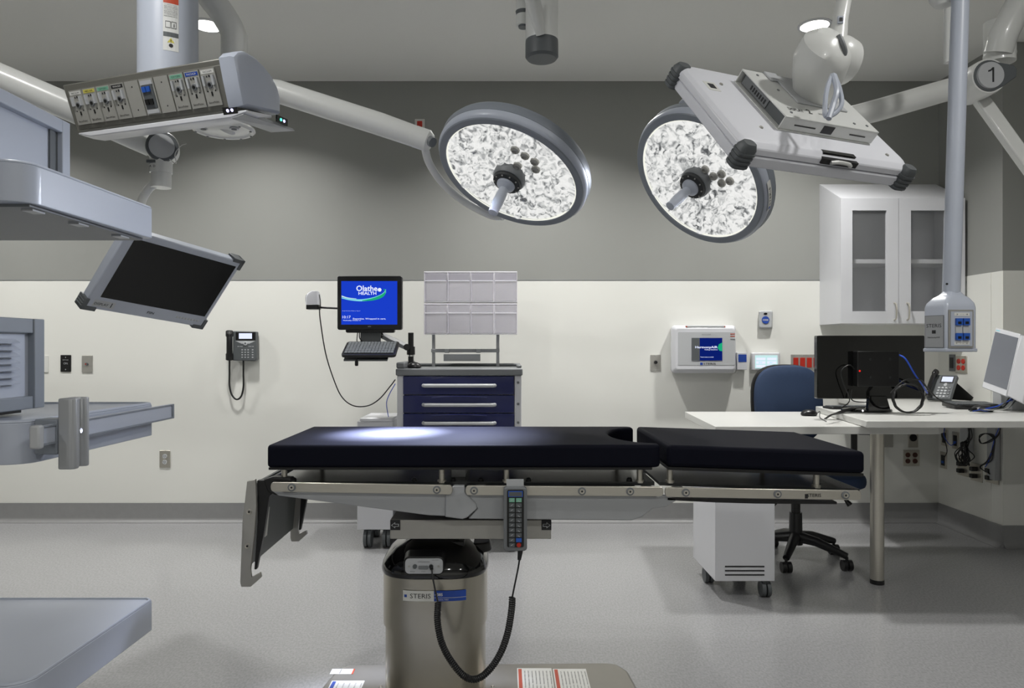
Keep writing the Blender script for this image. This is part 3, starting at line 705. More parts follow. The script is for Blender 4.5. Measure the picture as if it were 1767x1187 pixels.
for k, yy in enumerate((6, 8.7, 11.4, 14.5, 17.2, 20, 22.8, 25.6)): q.text(['TO PREVENT INJURY', 'READ MANUAL BEFORE', 'SERVICING COLUMN'][k % 3], (X0, cz(yy), .0006), (1, 0, 0), (0, 1, 0), w=.044, h=.0035)
for a in (-.018, .001):
    cpatch(a, a+.017, 46, 34, M['ink'], .0004); cpatch(a+.0015, a+.0155, 45, 35.3, M['boomw'], .0006)
q.use(M['ink']).text('i', (X0+.010, cz(40.5), .001), (1, 0, 0), (0, 1, 0), h=.014, bold=.03)
q.use(M['yellow']).add([(X0-.012, cz(71), .0006), (X0+.012, cz(71), .0006), (X0, cz(62.5), .0006)], [(0, 1, 2)])
q.use(M['ink']).text('!', (X0, cz(68), .001), (1, 0, 0), (0, 1, 0), h=.011, bold=.03).lathe([(.004, 0), (.007, .0003)], (X0, cz(76), .0005), (0, 0, 1), 12)
part('warning_label', q, None, cl, 'strip of printed warnings', smooth=False)
part('column_seam', MB().cyl((cc.x-.1035, cc.y-.01, 2.2), (cc.x-.1035, cc.y-.01, CEIL), .004, seg=8), M['boomw'], cl)
part('neck', MB().lathe([(.11, 0), (.11, .03), (.104, .04)], (cc.x, cc.y, 2.12), UP, 40), M['boomg'], sh)

# ================================================================ equipment boom shelves in the left foreground
eb = thing('equipment_boom', 'pale grey equipment boom tower with three shelves at the left edge', 'equipment boom', (-1.25, 1.68, .45))
SX, SN, SF = -.945, 1.43, 1.93
def shelf(z0, z1, name, lbl, r=.05):
    o = []
    for k in range(7):
        t = math.radians(-90+90*k/6); o.append((SX-r+r*math.cos(t), SN+r+r*math.sin(t)))
    out = o+[(SX+.012, SF-.012), (SX, SF), (-1.75, SF), (-1.75, SN)]
    m = MB().xy(out, z0, z1-.006)
    cxs, cys = -1.35, 1.68
    ins = [(cxs+(x-cxs)*.985, cys+(y-cys)*.975) for x, y in out]
    m.loft([[(x, y, z1-.006) for x, y in out], [(cxs+(x-cxs)*.994, cys+(y-cys)*.99, z1) for x, y in out], [(x, y, z1) for x, y in ins], [(x, y, z1-.004) for x, y in ins]])
    return part(name, m, M['boomc'], eb, lbl, bevel=.002)
s_top = shelf(1.490, 1.574, 'shelf', 'top shelf, seen from below')
part('shelf_underside', MB().box(-1.74, SX-.012, SN+.03, SF-.012, 1.484, 1.4905), M['mgrey'], s_top, 'dark underside panel', bevel=.001)
for (x, y) in ((-.975, 1.5), (-.975, 1.66), (-.975, 1.84)):
    part('clip', MB().box(x-.012, x+.012, y-.02, y+.02, 1.480, 1.485), M['lgrey'], s_top)
s_mid = shelf(.968, 1.056, 'shelf', 'middle shelf with an equipment rail')
s_low = shelf(.452, .536, 'shelf', 'lowest shelf')
for i, z in enumerate((.536, 1.056)): pass
part('spine', MB().box(-1.75, -1.62, 1.60, 1.90, .45, CEIL), M['boomg'], eb, bevel=.005)
# equipment rail and bracket on the middle shelf
rl = MB().use(M['boomc']).box(-.912, -.902, 1.41, 1.975, 1.008, 1.047)
rl.use(M['boomg']).box(-.903, -.899, 1.41, 1.97, 1.043, 1.047).box(-.903, -.899, 1.41, 1.97, 1.008, 1.012).box(-.903, -.899, 1.965, 1.975, 1.008, 1.047)
rl = part('equipment_rail', rl, None, eb, bevel=.001)
part('rail_standoff', MB().box(-.945, -.91, 1.56, 1.59, 1.012, 1.043).box(-.945, -.91, 1.84, 1.87, 1.012, 1.043), M['boomg'], rl)
part('rail_stop', MB().box(-.916, -.896, 1.395, 1.413, 1.004, 1.050), M['lgrey'], rl, bevel=.004)
bk = thing('rail_bracket', 'vertical grey channel bracket clamped on the rail of the middle boom shelf', 'bracket', (-.88, 1.45, .955))
prf = [(-.897, 1.455), (-.872, 1.455), (-.864, 1.461), (-.864, 1.474), (-.874, 1.478), (-.874, 1.496), (-.864, 1.499), (-.864, 1.510), (-.897, 1.510)]
part('channel', MB().xy([(a, b) for a, b in prf], .955, 1.098), M['alu'], bk, bevel=.003)
part('clamp', MB().box(-.9445, -.8975, 1.455, 1.50, .985, 1.056), M['boomg'], bk, bevel=.003)
part('screw', MB().cyl((-.875, 1.487, 1.03), (-.868, 1.487, 1.03), .005), M['chrome'], bk)
# louvred unit standing on the middle shelf
lu = thing('louvred_unit', 'blue-grey equipment box with louvred side standing on the middle boom shelf', 'equipment box', (-1.2, 1.6, 1.058))
XF = -1.04
b0, b1 = 1.30, 1.635
part('body', MB().box(-1.40, XF-.012, b0, b1-.02, 1.068, 1.262), M['boomc'], lu, bevel=.004)
fr = MB().box(XF-.014, XF, b0, b1-.035, 1.232, 1.264).box(XF-.014, XF, b0, b1-.035, 1.066, 1.094).box(XF-.02, XF+.003, b1-.035, b1, 1.066, 1.264)
part('frame', fr, M['boomg'], lu, bevel=.002)
for k in range(7):
    z = 1.216-.0145*k
    part('louvre', MB().obox((XF-.012, b0+.02, z), (0, .235, 0), (.013, 0, -.007), (.001, 0, .003)), M['boomc'], lu)
part('plinth', MB().box(-1.38, XF-.03, b0+.02, b1-.03, 1.0565, 1.068), M['black'], lu)
# framed cabinet on the top shelf
fc = thing('drawer_cabinet', 'pale framed cabinet standing on the top boom shelf at the left edge', 'cabinet', (-1.3, 1.6, 1.575))
zc = 1.735
part('body', MB().box(-1.60, XF-.012, 1.35, 1.72, 1.5745, zc-.004), M['boomc'], fc, bevel=.003)
part('frame', MB().box(XF-.014, XF+.004, 1.35, 1.70, zc-.030, zc).box(XF-.014, XF+.004, 1.70, 1.73, 1.5745, zc), M['boomc'], fc, bevel=.002)
part('hinge_strip', MB().box(XF-.013, XF-.008, 1.672, 1.70, 1.576, zc-.030), M['dgrey'], fc)

# ================================================================ monitor 1 (front view, hanging)
MW, MH = .60, .385
B, u1, v1 = solve_rect((143, 530), (348, 565), (222, 396), MW, MH, (2.8, 3.15, 2.7))
w1 = u1.cross(v1).normalized()
if w1.y > 0: w1 = -w1          # towards the viewer
m1 = thing('hanging_display', 'silver hanging display with a black screen facing the room, labelled DISPLAY 1', 'display', B+u1*.3+v1*.19)
q = frame_mb(B, u1, v1, w1); q.box(0, MW, 0, MH, -.045, 0); q.loft([[(0.03, .03, -.045), (MW-.03, .03, -.045), (MW-.03, MH-.03, -.045), (.03, MH-.03, -.045)], [(.08, .08, -.075), (MW-.08, .08, -.075), (MW-.08, MH-.08, -.075), (.08, MH-.08, -.075)]])
shell = part('shell', q, M['boomc'], m1, bevel=.006)
q = frame_mb(B, u1, v1, w1); q.use(M['screenk']).box(.045, MW-.022, .062, MH-.030, -.004, .0012)
scr = part('screen', q, None, m1, 'black switched-off screen')
for cxm, cym in ((0, 0), (MW, 0), (MW, MH), (0, MH)):
    q = frame_mb(B, u1, v1, w1); sx = 1 if cxm == 0 else -1; sy = 1 if cym == 0 else -1
    x0, x1 = sorted((cxm-sx*.010, cxm+sx*.010)); xx0, xx1 = sorted((cxm-sx*.010, cxm+sx*.055)); y0, y1 = sorted((cym-sy*.010, cym+sy*.010)); yy0, yy1 = sorted((cym-sy*.010, cym+sy*.045))
    q.box(xx0, xx1, y0, y1, -.050, .004).box(x0, x1, yy0, yy1, -.050, .004)
    for k in range(3): q.box(*sorted((cxm-sx*.013, cxm+sx*.005)), *sorted((cym+sy*(.002+.012*k), cym+sy*(.009+.012*k))), -.046, 0)
    part('corner_bumper', q, M['dgrey'], m1, bevel=.003)
q = frame_mb(B, u1, v1, w1); q.use(M['lgrey']).box(.03, .125, .014, .046, 0, .0006)
q.use(M['ink']).text('DISPLAY', (.066, .029, .001), (1, 0, 0), (0, 1, 0), w=.062, h=.012, bold=.01).text('1', (.110, .031, .001), (1, 0, 0), (0, 1, 0), h=.022, bold=.02)
part('number_label', q, None, shell)
q = frame_mb(B, u1, v1, w1); q.use(M['ink']).text('FSN', (.30, .030, .001), (1, 0, 0), (0, 1, 0), w=.034, h=.012, bold=.02)
part('maker_mark', q, None, shell)
for k in range(8):
    q = frame_mb(B, u1, v1, w1); q.lathe([(.006, 0), (.005, .002)], (.44+.0165*k, .032, 0), (0, 0, 1), 12)
    part('button', q, M['lgrey'], shell)
mc = B+u1*MW/2+v1*MH/2-w1*.07
col = P(278, 300, 3.02)
part('mount_yoke', MB().tube(smoothpath([B+u1*.13+v1*.30-w1*.06, B+u1*.10+v1*.36-w1*.10, P(240, 372, 3.0), P(245, 346, 3.03), P(258, 324, 3.03), P(276, 314, 3.02)]), .018, 14), M['boomw'], m1)
part('swivel_collar', MB().use(M['boomw']).cyl((col.x, col.y, Z(324, 3.02)), (col.x, col.y, Z(298, 3.02)), .040, seg=28).cyl((col.x, col.y, Z(299, 3.02)), (col.x, col.y, Z(280, 3.02)), .044, seg=28).use(M['dgrey']).box(col.x-.040, col.x-.002, col.y-.045, col.y-.02, Z(285, 3.02), Z(280, 3.02)), None, m1)
q = MB().use(M['ink']).text('A  D', (col.x-.015, col.y-.0455, Z(291, 3.02)), RT, UP, h=.009, bold=.02); part('swivel_mark', q, None, m1)
el = P(280, 254, 3.0)
ax = V((.35, -.93, -.05)).normalized()
part('elbow', MB().lathe([(.052, -.09), (.062, -.08), (.066, 0), (.063, .012)], el, ax, 36).cyl((col.x, col.y, Z(284, 3.02)), (col.x, col.y, Z(262, 3.02)), .045), M['boomw'], m1)
part('elbow_ring', MB().lathe([(.0635, .010), (.060, .022), (.05, .024)], el, ax, 36), M['dgrey'], m1)
part('elbow_disc', MB().lathe([(.050, .020), (.048, .030), (.03, .031)], el, ax, 36), M['lgrey'], m1)
part('spring_arm', MB().tube([P(262, 248, 3.05), P(120, 185, 2.93), P(0, 134, 2.83), P(-120, 82, 2.73)], [.056, .055, .055, .055], 26), M['boomw'], m1)
pp = P(-120, 82, 2.73)
part('ceiling_tube', MB().cyl((pp.x, pp.y, pp.z-.08), (pp.x, pp.y, CEIL), .065), M['boomw'], m1)
part('loose_wire', MB().tube(smoothpath([P(293, 275, 2.96), P(304, 282, 2.94), P(302, 266, 2.94), P(312, 252, 2.94), P(322, 248, 2.94)]), .0018, 6), M['cablew'], m1)

# ================================================================ monitor 2 (rear view)
B2, u2, v2 = solve_rect((1289, 250), (1582, 294), (1170, 107), .62, .40, (1.68, 2.05, 1.93))
w2 = u2.cross(v2).normalized()
if w2.y > 0: w2 = -w2
W2, H2 = .62, .40
m2 = thing('hanging_display', 'hanging display seen from behind with mount box and white dome arm, labelled DISPLAY 2', 'display', B2+u2*.3+v2*.2)
def F2(): return frame_mb(B2, u2, v2, w2)
q = F2(); q.box(.004, W2-.004, .004, H2-.004, -.062, -.032)
part('screen_frame', q, M['shell'], m2, 'front frame strip', bevel=.004)
q = F2(); q.box(.02, W2-.02, .016, H2-.016, -.066, -.0625); part('screen', q, M['screenk'], m2)
q = F2()
def rr3(x0, x1, y0, y1, r, z): return [(a, b, z) for a, b in rrect(x0, x1, y0, y1, r)]
q.loft([rr3(.0, W2, .008, H2, .02, -.030), rr3(.0, W2, .010, H2, .03, -.012), rr3(.012, W2-.012, .026, H2-.012, .035, .0)])
shell2 = part('rear_shell', q, M['shell'], m2, 'pale rear shell', bevel=.003)
q = F2(); q.use(M['black']).box(.27, .40, .004, .030, -.024, -.008); q.use(M['blackg']).box(.275, .395, .02, .034, -.012, .0008)
part('cable_recess', q, None, m2)
q = F2(); q.tube(smoothpath([(.30, .002, -.016), (.325, -.001, -.010), (.36, .000, -.012), (.38, .006, -.02)]), .0055, 8); part('cable_loop', q, M['cablew'], m2)
for cxm, cym in ((0, 0), (W2, 0), (0, H2), (W2, H2)):
    q = F2(); sx = 1 if cxm == 0 else -1; sy = 1 if cym == 0 else -1
    X0_, X1_ = sorted((cxm-sx*.008, cxm+sx*.040)); Y0_, Y1_ = sorted((cym-sy*.008, cym+sy*.032))
    q.loft([rr3(X0_, X1_, Y0_, Y1_, .012, -.066), rr3(X0_, X1_, Y0_, Y1_, .012, -.012), rr3(X0_+.008, X1_-.006, Y0_+.006, Y1_-.006, .010, .0015)])
    for k in range(4): q.loft([rr3(X0_-.003, X1_+.002, Y0_-.003, Y1_+.002, .013, -.062+.012*k), rr3(X0_-.003, X1_+.002, Y0_-.003, Y1_+.002, .013, -.056+.012*k)])
    part('corner_bumper', q, M['dgrey'], m2)
for a, b in ((.11, .10), (.55, .06), (.10, .31)):
    q = F2(); q.lathe([(.006, 0), (.005, .003)], (a, b, 0), (0, 0, 1), 10); part('shell_screw', q, M['steeld'], shell2)
q = F2(); q.use(M['paper']).box(.035, .075, .265, .31, 0, .0008).use(M['ink']).box(.045, .066, .276, .30, .0008, .0014); part('rating_label', q, None, shell2)
# mount box
q = F2(); q.use(M['boomw'])
q.box(.165, .515, .100, .345, .0, .003)
q.box(.170, .520, .105, .345, .036, .040).box(.170, .520, .105, .109, .003, .037).box(.170, .520, .341, .345, .003, .037).box(.516, .520, .105, .345, .003, .037)
mbx = part('mount_box', q, None, m2, 'folded white metal mount box', bevel=.002)
q = F2(); q.use(M['dgrey']).box(.185, .19, .112, .335, .003, .035).use(M['mgrey']).box(.182, .186, .20, .33, .006, .032)
q.use(M['ink'])
for k in range(7): q.box(.181, .183, .21+.012*k, .216+.012*k, .012, .024)
part('connector_panel', q, None, mbx)
for a_, b_, c_, d_ in ((.215, .29, .018, .021), (.42, .48, .018, .021), (.315, .355, .010, .032)):
    part('slot', F2().box(a_, b_, .1035, .1065, c_, d_), M['black'], mbx)
q = F2(); q.use(M['ink']).text('DISPLAY', (.235, .150, .0408), (1, 0, 0), (0, 1, 0), w=.055, h=.014, bold=.01).text('2', (.285, .153, .0408), (1, 0, 0), (0, 1, 0), h=.022, bold=.02).text('REAR', (.335, .150, .0408), (1, 0, 0), (0, 1, 0), w=.03, h=.006)
part('number_label', q, None, mbx)
for a, b in ((.205, .13), (.49, .13), (.49, .32), (.21, .32), (.34, .13), (.24, .25), (.44, .13)):
    q = F2(); q.lathe([(.0045, 0), (.004, .002)], (a, b, .040), (0, 0, 1), 8); part('box_screw', q, M['mgrey'], mbx)
q = F2(); q.box(.27, .46, .19, .335, .040, .045).box(.245, .29, .30, .345, .040, .046); part('mount_plate', q, M['lgrey'], m2, bevel=.002)
# dome arm
dc = B2+u2*.37+v2*.25+w2*.045
top = P(1452, 62, 1.98)
q = MB().tube(smoothpath([dc-w2*.02, dc+w2*.03, P(1405, 118, 1.93), P(1420, 92, 1.95), P(1440, 72, 1.97)]), [.060]*9+[.062]*8+[.066]*8+[.058]*7+[.03], 28)
q = MB().loft([[p for p in r] for r in []]) if False else MB()
cen = P(1418, 100, 1.95)
q.tube([dc-w2*.01, dc.lerp(cen, .3), dc.lerp(cen, .65), cen, cen+(cen-dc)*.25+V((.01, 0, .005)), cen+(cen-dc)*.42+V((.02, 0, 0)), cen+(cen-dc)*.52+V((.025, 0, 0))], [.052, .062, .070, .074, .068, .048, .01], 32)
dm = part('dome', q, M['boomw'], m2, 'bulbous white dome of the arm')
part('dome_joint', MB().lathe([(.045, -.05), (.062, -.03), (.066, .0), (.060, .03), (.045, .04)], P(1446, 104, 2.0), V((1, .35, -.1)), 32), M['boomw'], m2)
part('dome_slot', MB().loft([[(1, 1, 1)]*3]*2) if False else MB().tube(smoothpath([P(1447, 62, 1.90), P(1453, 75, 1.895), P(1457, 90, 1.90), P(1452, 98, 1.91)]), .008, 8), M['mgrey'], m2)
part('drop_arm', MB().tube([P(1444, 78, 1.97), P(1450, 35, 1.99), P(1458, -10, 2.0), P(1466, -60, 2.0)], [.026, .020, .020, .024], 20), M['boomw'], m2)
ta = P(1466, -60, 2.0)
part('ceiling_tube', MB().cyl((ta.x, ta.y, ta.z-.03), (ta.x, ta.y, CEIL), .035), M['boomw'], m2)
part('arm_label', MB().box(X(1446, 1.96), X(1455, 1.96), 1.958, 1.965, Z(40, 1.96), Z(28, 1.96)).use(M['ink']).box(X(1448, 1.96), X(1453, 1.96), 1.956, 1.9585, Z(37, 1.96), Z(31, 1.96)), M['boomc'], m2)
part('velcro_strap', MB().tube(smoothpath([P(1436, 130, 1.86), P(1428, 150, 1.82), P(1424, 175, 1.79), P(1425, 200, 1.78), P(1440, 196, 1.79), P(1452, 180, 1.80), P(1449, 155, 1.83), P(1440, 130, 1.86)]), .006, 8).tube(smoothpath([P(1438, 130, 1.855), P(1444, 155, 1.80), P(1438, 180, 1.785), P(1430, 205, 1.77)]), .007, 8), M['boomc'], m2)

# ================================================================ right ceiling pendant with data outlets
pd = thing('ceiling_pendant', 'grey ceiling pendant pole ending in a STERIS box with blue data jacks', 'pendant', P(1640, 607, 2.6))
pt, pb = P(1657, 0, 2.6), P(1641.5, 505, 2.6)
pole = part('pole', MB().cyl(pb, pt+(pt-pb)*.62, .029, .029, seg=32), M['boomc'], pd)
part('pole_screw', MB().cyl(P(1634, 490, 2.575), P(1634, 490, 2.57), .004), M['ink'], pd)
ys = 2.52
hc_ = V((X(1640, 2.6), 2.62))
# plan of the head: corner towards the viewer, front face turned slightly right
kx_, a0 = X(1632, 2.52), math.radians(9)
c0 = V((kx_, 2.52)); uR = V((math.cos(a0), math.sin(a0)*.2)); uL = V((-.40, .92)).normalized()
plan = [c0, c0+uR*.112, c0+uR*.112+V((.0, .10)), c0+uL*.083+V((.10, .06)), c0+uL*.083]
cen2 = sum(plan, V((0, 0)))/5
def rg(s, z): return [V((cen2.x+(p.x-cen2.x)*s, cen2.y+(p.y-cen2.y)*s, z)) for p in plan]
def rg2(s, z, f=0): 
    o = V((pb.x, pb.y)); return [V(((cen2.x+(p.x-cen2.x)*s)*(1-f)+o.x*f+((p.x-cen2.x)*s*f), (cen2.y+(p.y-cen2.y)*s)*(1-f)+o.y*f+((p.y-cen2.y)*s*f), z)) for p in plan]
q = MB().loft([rg(1, Z(606, 2.52)), rg(1, Z(530, 2.52)), rg2(.94, Z(522, 2.52), .1), rg2(.75, Z(513, 2.52), .4), rg2(.52, Z(507, 2.52), .8), rg2(.36, Z(499, 2.52), 1)])
hd_ = part('outlet_box', q, M['boomc'], pd, bevel=.008, seg=3)
part('box_rim', MB().loft([rg(1.03, Z(607, 2.52)), rg(1.03, Z(601, 2.52))]), M['boomc'], pd, bevel=.003)
uu = V((uR.x, uR.y, 0)).normalized(); nn = V((uu.y, -uu.x, 0))
q = frame_mb(V((c0.x, c0.y, Z(600, 2.52)))+nn*.0005, uu, UP, nn)
q.use(M['steeld']).box(.008, .096, 0, .132, -.004, .004).use(M['boomc']).box(.014, .090, .006, .126, .004, .006)
q.use(M['paper']).box(.026, .080, .010, .022, .006, .0068).box(.026, .080, .110, .122, .006, .0068)
q.use(M['ink']).text('1  - -  2', (.053, .016, .0072), (1, 0, 0), (0, 1, 0), w=.04, h=.005).text('3  - -  4', (.053, .116, .0072), (1, 0, 0), (0, 1, 0), w=.04, h=.005)
for a in (.029, .055):
    q.use(M['lgrey']).box(a, a+.022, .05, .072, .006, .010)
    for b in (.027, .078):
        q.use(M['blue']).box(a, a+.022, b, b+.024, .006, .014); q.use(M['black']).box(a+.005, a+.017, b+.004, b+.013, .014, .0146)
part('data_panel', q, None, hd_, 'framed panel with four blue jacks')
ul3 = V((-uL.x, -uL.y, 0)); nl = V((ul3.y, -ul3.x, 0))
p0 = V((c0.x, c0.y, 0))+V((uL.x, uL.y, 0))*.083
q = frame_mb(V((p0.x, p0.y, Z(602, 2.52)))+nl*.0008, ul3, UP, nl)
q.use(M['mgrey']).box(.006, .077, .004, .118, -.002, .0012).use(M['alu']).box(.008, .075, .006, .116, -.002, .0018)
q.use(M['ink']).text('STERIS', (.041, .082, .0022), (1, 0, 0), (0, 1, 0), w=.056, h=.013).box(.034, .048, .054, .066, .0018, .0024).text('HarmonyAIR', (.041, .040, .0022), (1, 0, 0), (0, 1, 0), w=.046, h=.006, bold=.02)
part('side_cover', q, None, hd_, 'cover lettered STERIS')
part('rear_tube', MB().cyl(P(1638, 12, 2.75), P(1638, 108, 2.75), .019, .019).cyl(P(1638, 12, 2.75), (X(1638, 2.75), 2.75, CEIL), .022), M['boomw'], pd)
part('swivel_ball', MB().lathe([(.01, -.05), (.03, -.043), (.046, -.02), (.05, 0), (.046, .02), (.03, .043)], P(1628, -10, 2.66), UP, 28), M['boomw'], pd)

# ================================================================ wall cabinet
CF = 4.68
cb = thing('wall_cabinet', 'white wall cabinet with sloped top and two glazed doors above the desk', 'cabinet', (2.57, 4.99, 1.357))
x0, x1, z0, z1, z2 = 2.176, 2.978, 1.357, 2.166, 2.328
yb = BACK-.001
part('carcass', MB().box(x0, x0+.018, CF+.02, yb, z0, z1).box(x1-.018, x1, CF+.02, yb, z0, z1).box(x0+.018, x1-.018, CF+.02, yb, z0, z0+.018).box(x0+.018, x1-.018, yb-.01, yb, z0+.018, z1), M['white'], cb)
tp = MB(); tp.prism([(x0, CF+.0, z1), (x0, yb, z1), (x0, yb, z2)], (x1-x0, 0, 0)); part('sloped_top', tp, M['white'], cb)
part('inner_shelf', MB().box(x0+.018, x1-.018, CF+.05, yb-.01, Z(455, 4.75), Z(449, 4.75)+.004), M['white'], cb)
mid = X(1551, CF)
for (a, c, gx0, gx1, hx) in ((x0, mid-.0015, X(1471, CF), X(1530, CF), X(1543, CF)), (mid+.0015, x1, X(1572, CF), X(1572, CF)+(X(1530, CF)-X(1471, CF)), X(1565, CF))):
    g0, g1 = Z(537, CF), Z(363, CF)
    d_ = MB().box(a, gx0, CF, CF+.019, z0, z1).box(gx1, c, CF, CF+.019, z0, z1).box(gx0, gx1, CF, CF+.019, z0, g0).box(gx0, gx1, CF, CF+.019, g1, z1)
    door = part('door', d_, M['white'], cb)
    part('glass', MB().box(gx0, gx1, CF+.010, CF+.014, g0, g1), M['cabglass'], door, 'clear glass pane')
    za, zb_ = Z(552, CF), Z(523, CF)
    part('handle', MB().tube(smoothpath([(hx, CF, za), (hx, CF-.022, za+.006), (hx, CF-.028, za+.03), (hx, CF-.028, zb_-.03), (hx, CF-.022, zb_-.006), (hx, CF, zb_)]), .0055, 10), M['steel'], door)

# ================================================================ desks
LD = thing('desk', 'lower white desk top in front of the blue office chair', 'desk', (1.9, 3.93, 0))
LX0 = 1.02
part('desk_top', MB().xy([(LX0, 3.50), (2.10, 3.50), (2.16, 3.56), (2.16, 4.31), (1.075, 4.31)], .782, .82), M['desk'], LD, bevel=.003)
lg = X(1517, 3.67)
leg = part('leg', MB().cyl((lg, 3.69, .012), (lg, 3.69, .782), .0325, seg=36), M['steel'], LD)
part('foot', MB().cyl((lg, 3.69, 0), (lg, 3.69, .022), .034, seg=36), M['black'], leg)
part('bracket', MB().box(1.12, 1.9, 4.0, 4.03, .745, .782), M['lgrey'], LD)
part('leg', MB().cyl((1.25, 4.22, 0), (1.25, 4.22, .782), .0325, seg=28), M['steel'], LD)
HD = thing('desk', 'upper white desk top running to the back and right walls', 'desk', (2.6, 4.3, 0))
part('desk_top', MB().xy([(1.71, 3.42), (3.6, 3.42), (3.6, 4.34), (2.99, 4.34), (2.99, 4.99), (2.30, 4.99), (2.22, 4.30), (1.84, 4.28)], .821, .855), M['desk'], HD, bevel=.004)
part('support_panel', MB().box(3.45, 3.48, 3.6, 4.33, 0, .821), M['desk'], HD)

# white box on casters (left face and vented front)
def caster(t, x, y, r=.038, m=M['dgrey']):
    c = part('caster', MB().box(x-.016, x+.016, y-.018, y+.024, r*1.1, r*2+.012).cyl((x-.022, y, r), (x-.004, y, r), r, seg=24).cyl((x+.004, y, r), (x+.022, y, r), r, seg=24), m, t)
    return c
pcx = thing('rolling_cabinet', 'white vented box on casters under the left end of the desk', 'rolling cabinet', (1.15, 3.65, 0))
fx0, fx1 = X(1234, 3.46), X(1337, 3.46)
part('body', MB().box(fx0, fx1, 3.46, 3.86, .085, .70), M['white'], pcx, bevel=.002)
for k in range(3):
    part('vent_slot', MB().box(X(1251, 3.46), X(1319, 3.46), 3.4585, 3.462, Z(978.6+7.2*k, 3.46), Z(976.2+7.2*k, 3.46)), M['ink'], pcx)
for x, y in ((1.045, 3.71), (1.259, 3.50), (1.235, 3.81)): caster(pcx, x, y)

# ================================================================ office chair
CH = thing('office_chair', 'blue office chair with black five-star base behind the desk', 'chair', (1.66, 4.1, 0))
ccx, ccy = 1.65, 4.10
def bpad(cx, cy, cz, w, h, th, tilt=0, sq=3.0, vert=True, yaw=0):
    rings = []
    N_ = 36
    for s_, dpt in ((.90, -.5), (.98, -.35), (1.0, 0), (.98, .35), (.88, .5)):
        r = []
        for k in range(N_):
            t = 2*math.pi*k/N_; c_, s2 = math.cos(t), math.sin(t)
            a = w/2*s_*abs(c_)**(2/sq)*(1 if c_ >= 0 else -1); b = h/2*s_*abs(s2)**(2/sq)*(1 if s2 >= 0 else -1)
            if vert:
                y = dpt*th+.35*a*a-tilt*b; p = V((a*math.cos(yaw)-y*math.sin(yaw), a*math.sin(yaw)+y*math.cos(yaw), b))
            else: p = V((a, b, dpt*th))
            r.append(V((cx, cy, cz))+p)
        rings.append(r)
    return MB().loft(rings)
part('backrest', bpad(X(1362, 4.42), 4.42, .86, .42, .47, .07, tilt=-.10), M['bluec'], CH, sub=1)
part('backrest_shell', bpad(X(1362, 4.42)-.004, 4.465, .86, .425, .475, .025, tilt=-.10), M['black'], CH)
part('seat', bpad(1.725, 4.06, .475, .52, .50, .085, vert=False, sq=2.8), M['bluec'], CH, sub=1)
part('back_support', MB().tube(smoothpath([(1.68, 4.22, .42), (1.70, 4.42, .42), (1.72, 4.52, .55), (1.735, 4.50, .80)]), .02, 10), M['black'], CH)
for sx in (-.29, .29):
    part('armrest', MB().tube(smoothpath([(1.70+sx*.7, 4.12, .43), (1.70+sx, 4.12, .46), (1.70+sx, 4.12, .60), (1.70+sx, 4.12, .722)]), [.018]*24+[.022], 10).box(1.70+sx-.035, 1.70+sx+.035, 3.99, 4.24, .72, .75), M['black'], CH, bevel=.004)
part('gas_column', MB().cyl((ccx, ccy, .09), (ccx, ccy, .27), .038, .034).cyl((ccx, ccy, .27), (ccx, ccy, .42), .025, .025), M['black'], CH)
part('mechanism', MB().box(ccx-.12, ccx+.12, ccy-.12, ccy+.12, .395, .435), M['black'], CH, bevel=.006)
part('lever', MB().tube([(ccx-.06, 4.0, .385), (ccx-.15, 3.95, .375), (ccx-.19, 3.93, .355)], [.006, .008, .016], 10), M['black'], CH)
part('lever', MB().tube([(ccx+.06, 4.0, .385), (ccx+.2, 3.95, .385), (ccx+.23, 3.94, .345)], [.006, .008, .016], 10), M['black'], CH)
for k in range(5):
    th = math.radians(-48+72*k); ex, ey = ccx+.29*math.cos(th), ccy+.27*math.sin(th)
    lgp = part('base_leg', MB().tube([(ccx, ccy, .135), (ccx+.12*math.cos(th), ccy+.12*math.sin(th), .125), (ex, ey, .078)], [.034, .026, .018], 12), M['black'], CH)
    part('caster', MB().cyl((ex, ey, .055), (ex, ey, .075), .008).cyl((ex-.025, ey, .029), (ex-.004, ey, .029), .029).cyl((ex+.004, ey, .029), (ex+.025, ey, .029), .029), M['black'], lgp)

# ================================================================ desk monitor seen from behind
ZT = .855
dm_ = thing('computer_monitor', 'black monitor seen from behind on the upper desk with a small computer on its back', 'monitor', (X(1515, 3.9), 3.92, ZT))
a, c = X(1410, 3.85), X(1596, 3.85)
part('panel', MB().xz(rrect(a, c, Z(688, 3.85), Z(579, 3.85), .006), 3.85, 3.89), M['blackg'], dm_, bevel=.004)
bx = part('mini_computer', MB().box(X(1479, 3.80), X(1551, 3.80), 3.795, 3.85, Z(667, 3.80), Z(606, 3.80)), M['black'], dm_, bevel=.003)
q = MB().use(M['rubber'])
for px, py in ((1502, 620), (1536, 620), (1536, 651), (1502, 651)): q.lathe([(.007, 0), (.006, -.003)], P(px, py, 3.795), FW, 10)
q.use(M['ledr']).lathe([(.005, 0), (.004, -.003)], P(1483.5, 640, 3.795), FW, 10)
part('computer_feet', q, None, bx)
part('stand', MB().prism([P(1500, 683, 3.84), P(1530, 683, 3.84), P(1538, 710, 3.84), P(1498, 710, 3.84)], (0, .03, 0)), M['blackg'], dm_, bevel=.003)
part('stand_base', MB().lathe([(.13, 0), (.135, .006), (.13, .014), (.10, .018)], (X(1500, 3.9), 3.93, ZT), UP, 40, sx=1.0, sy=.62), M['blackg'], dm_)
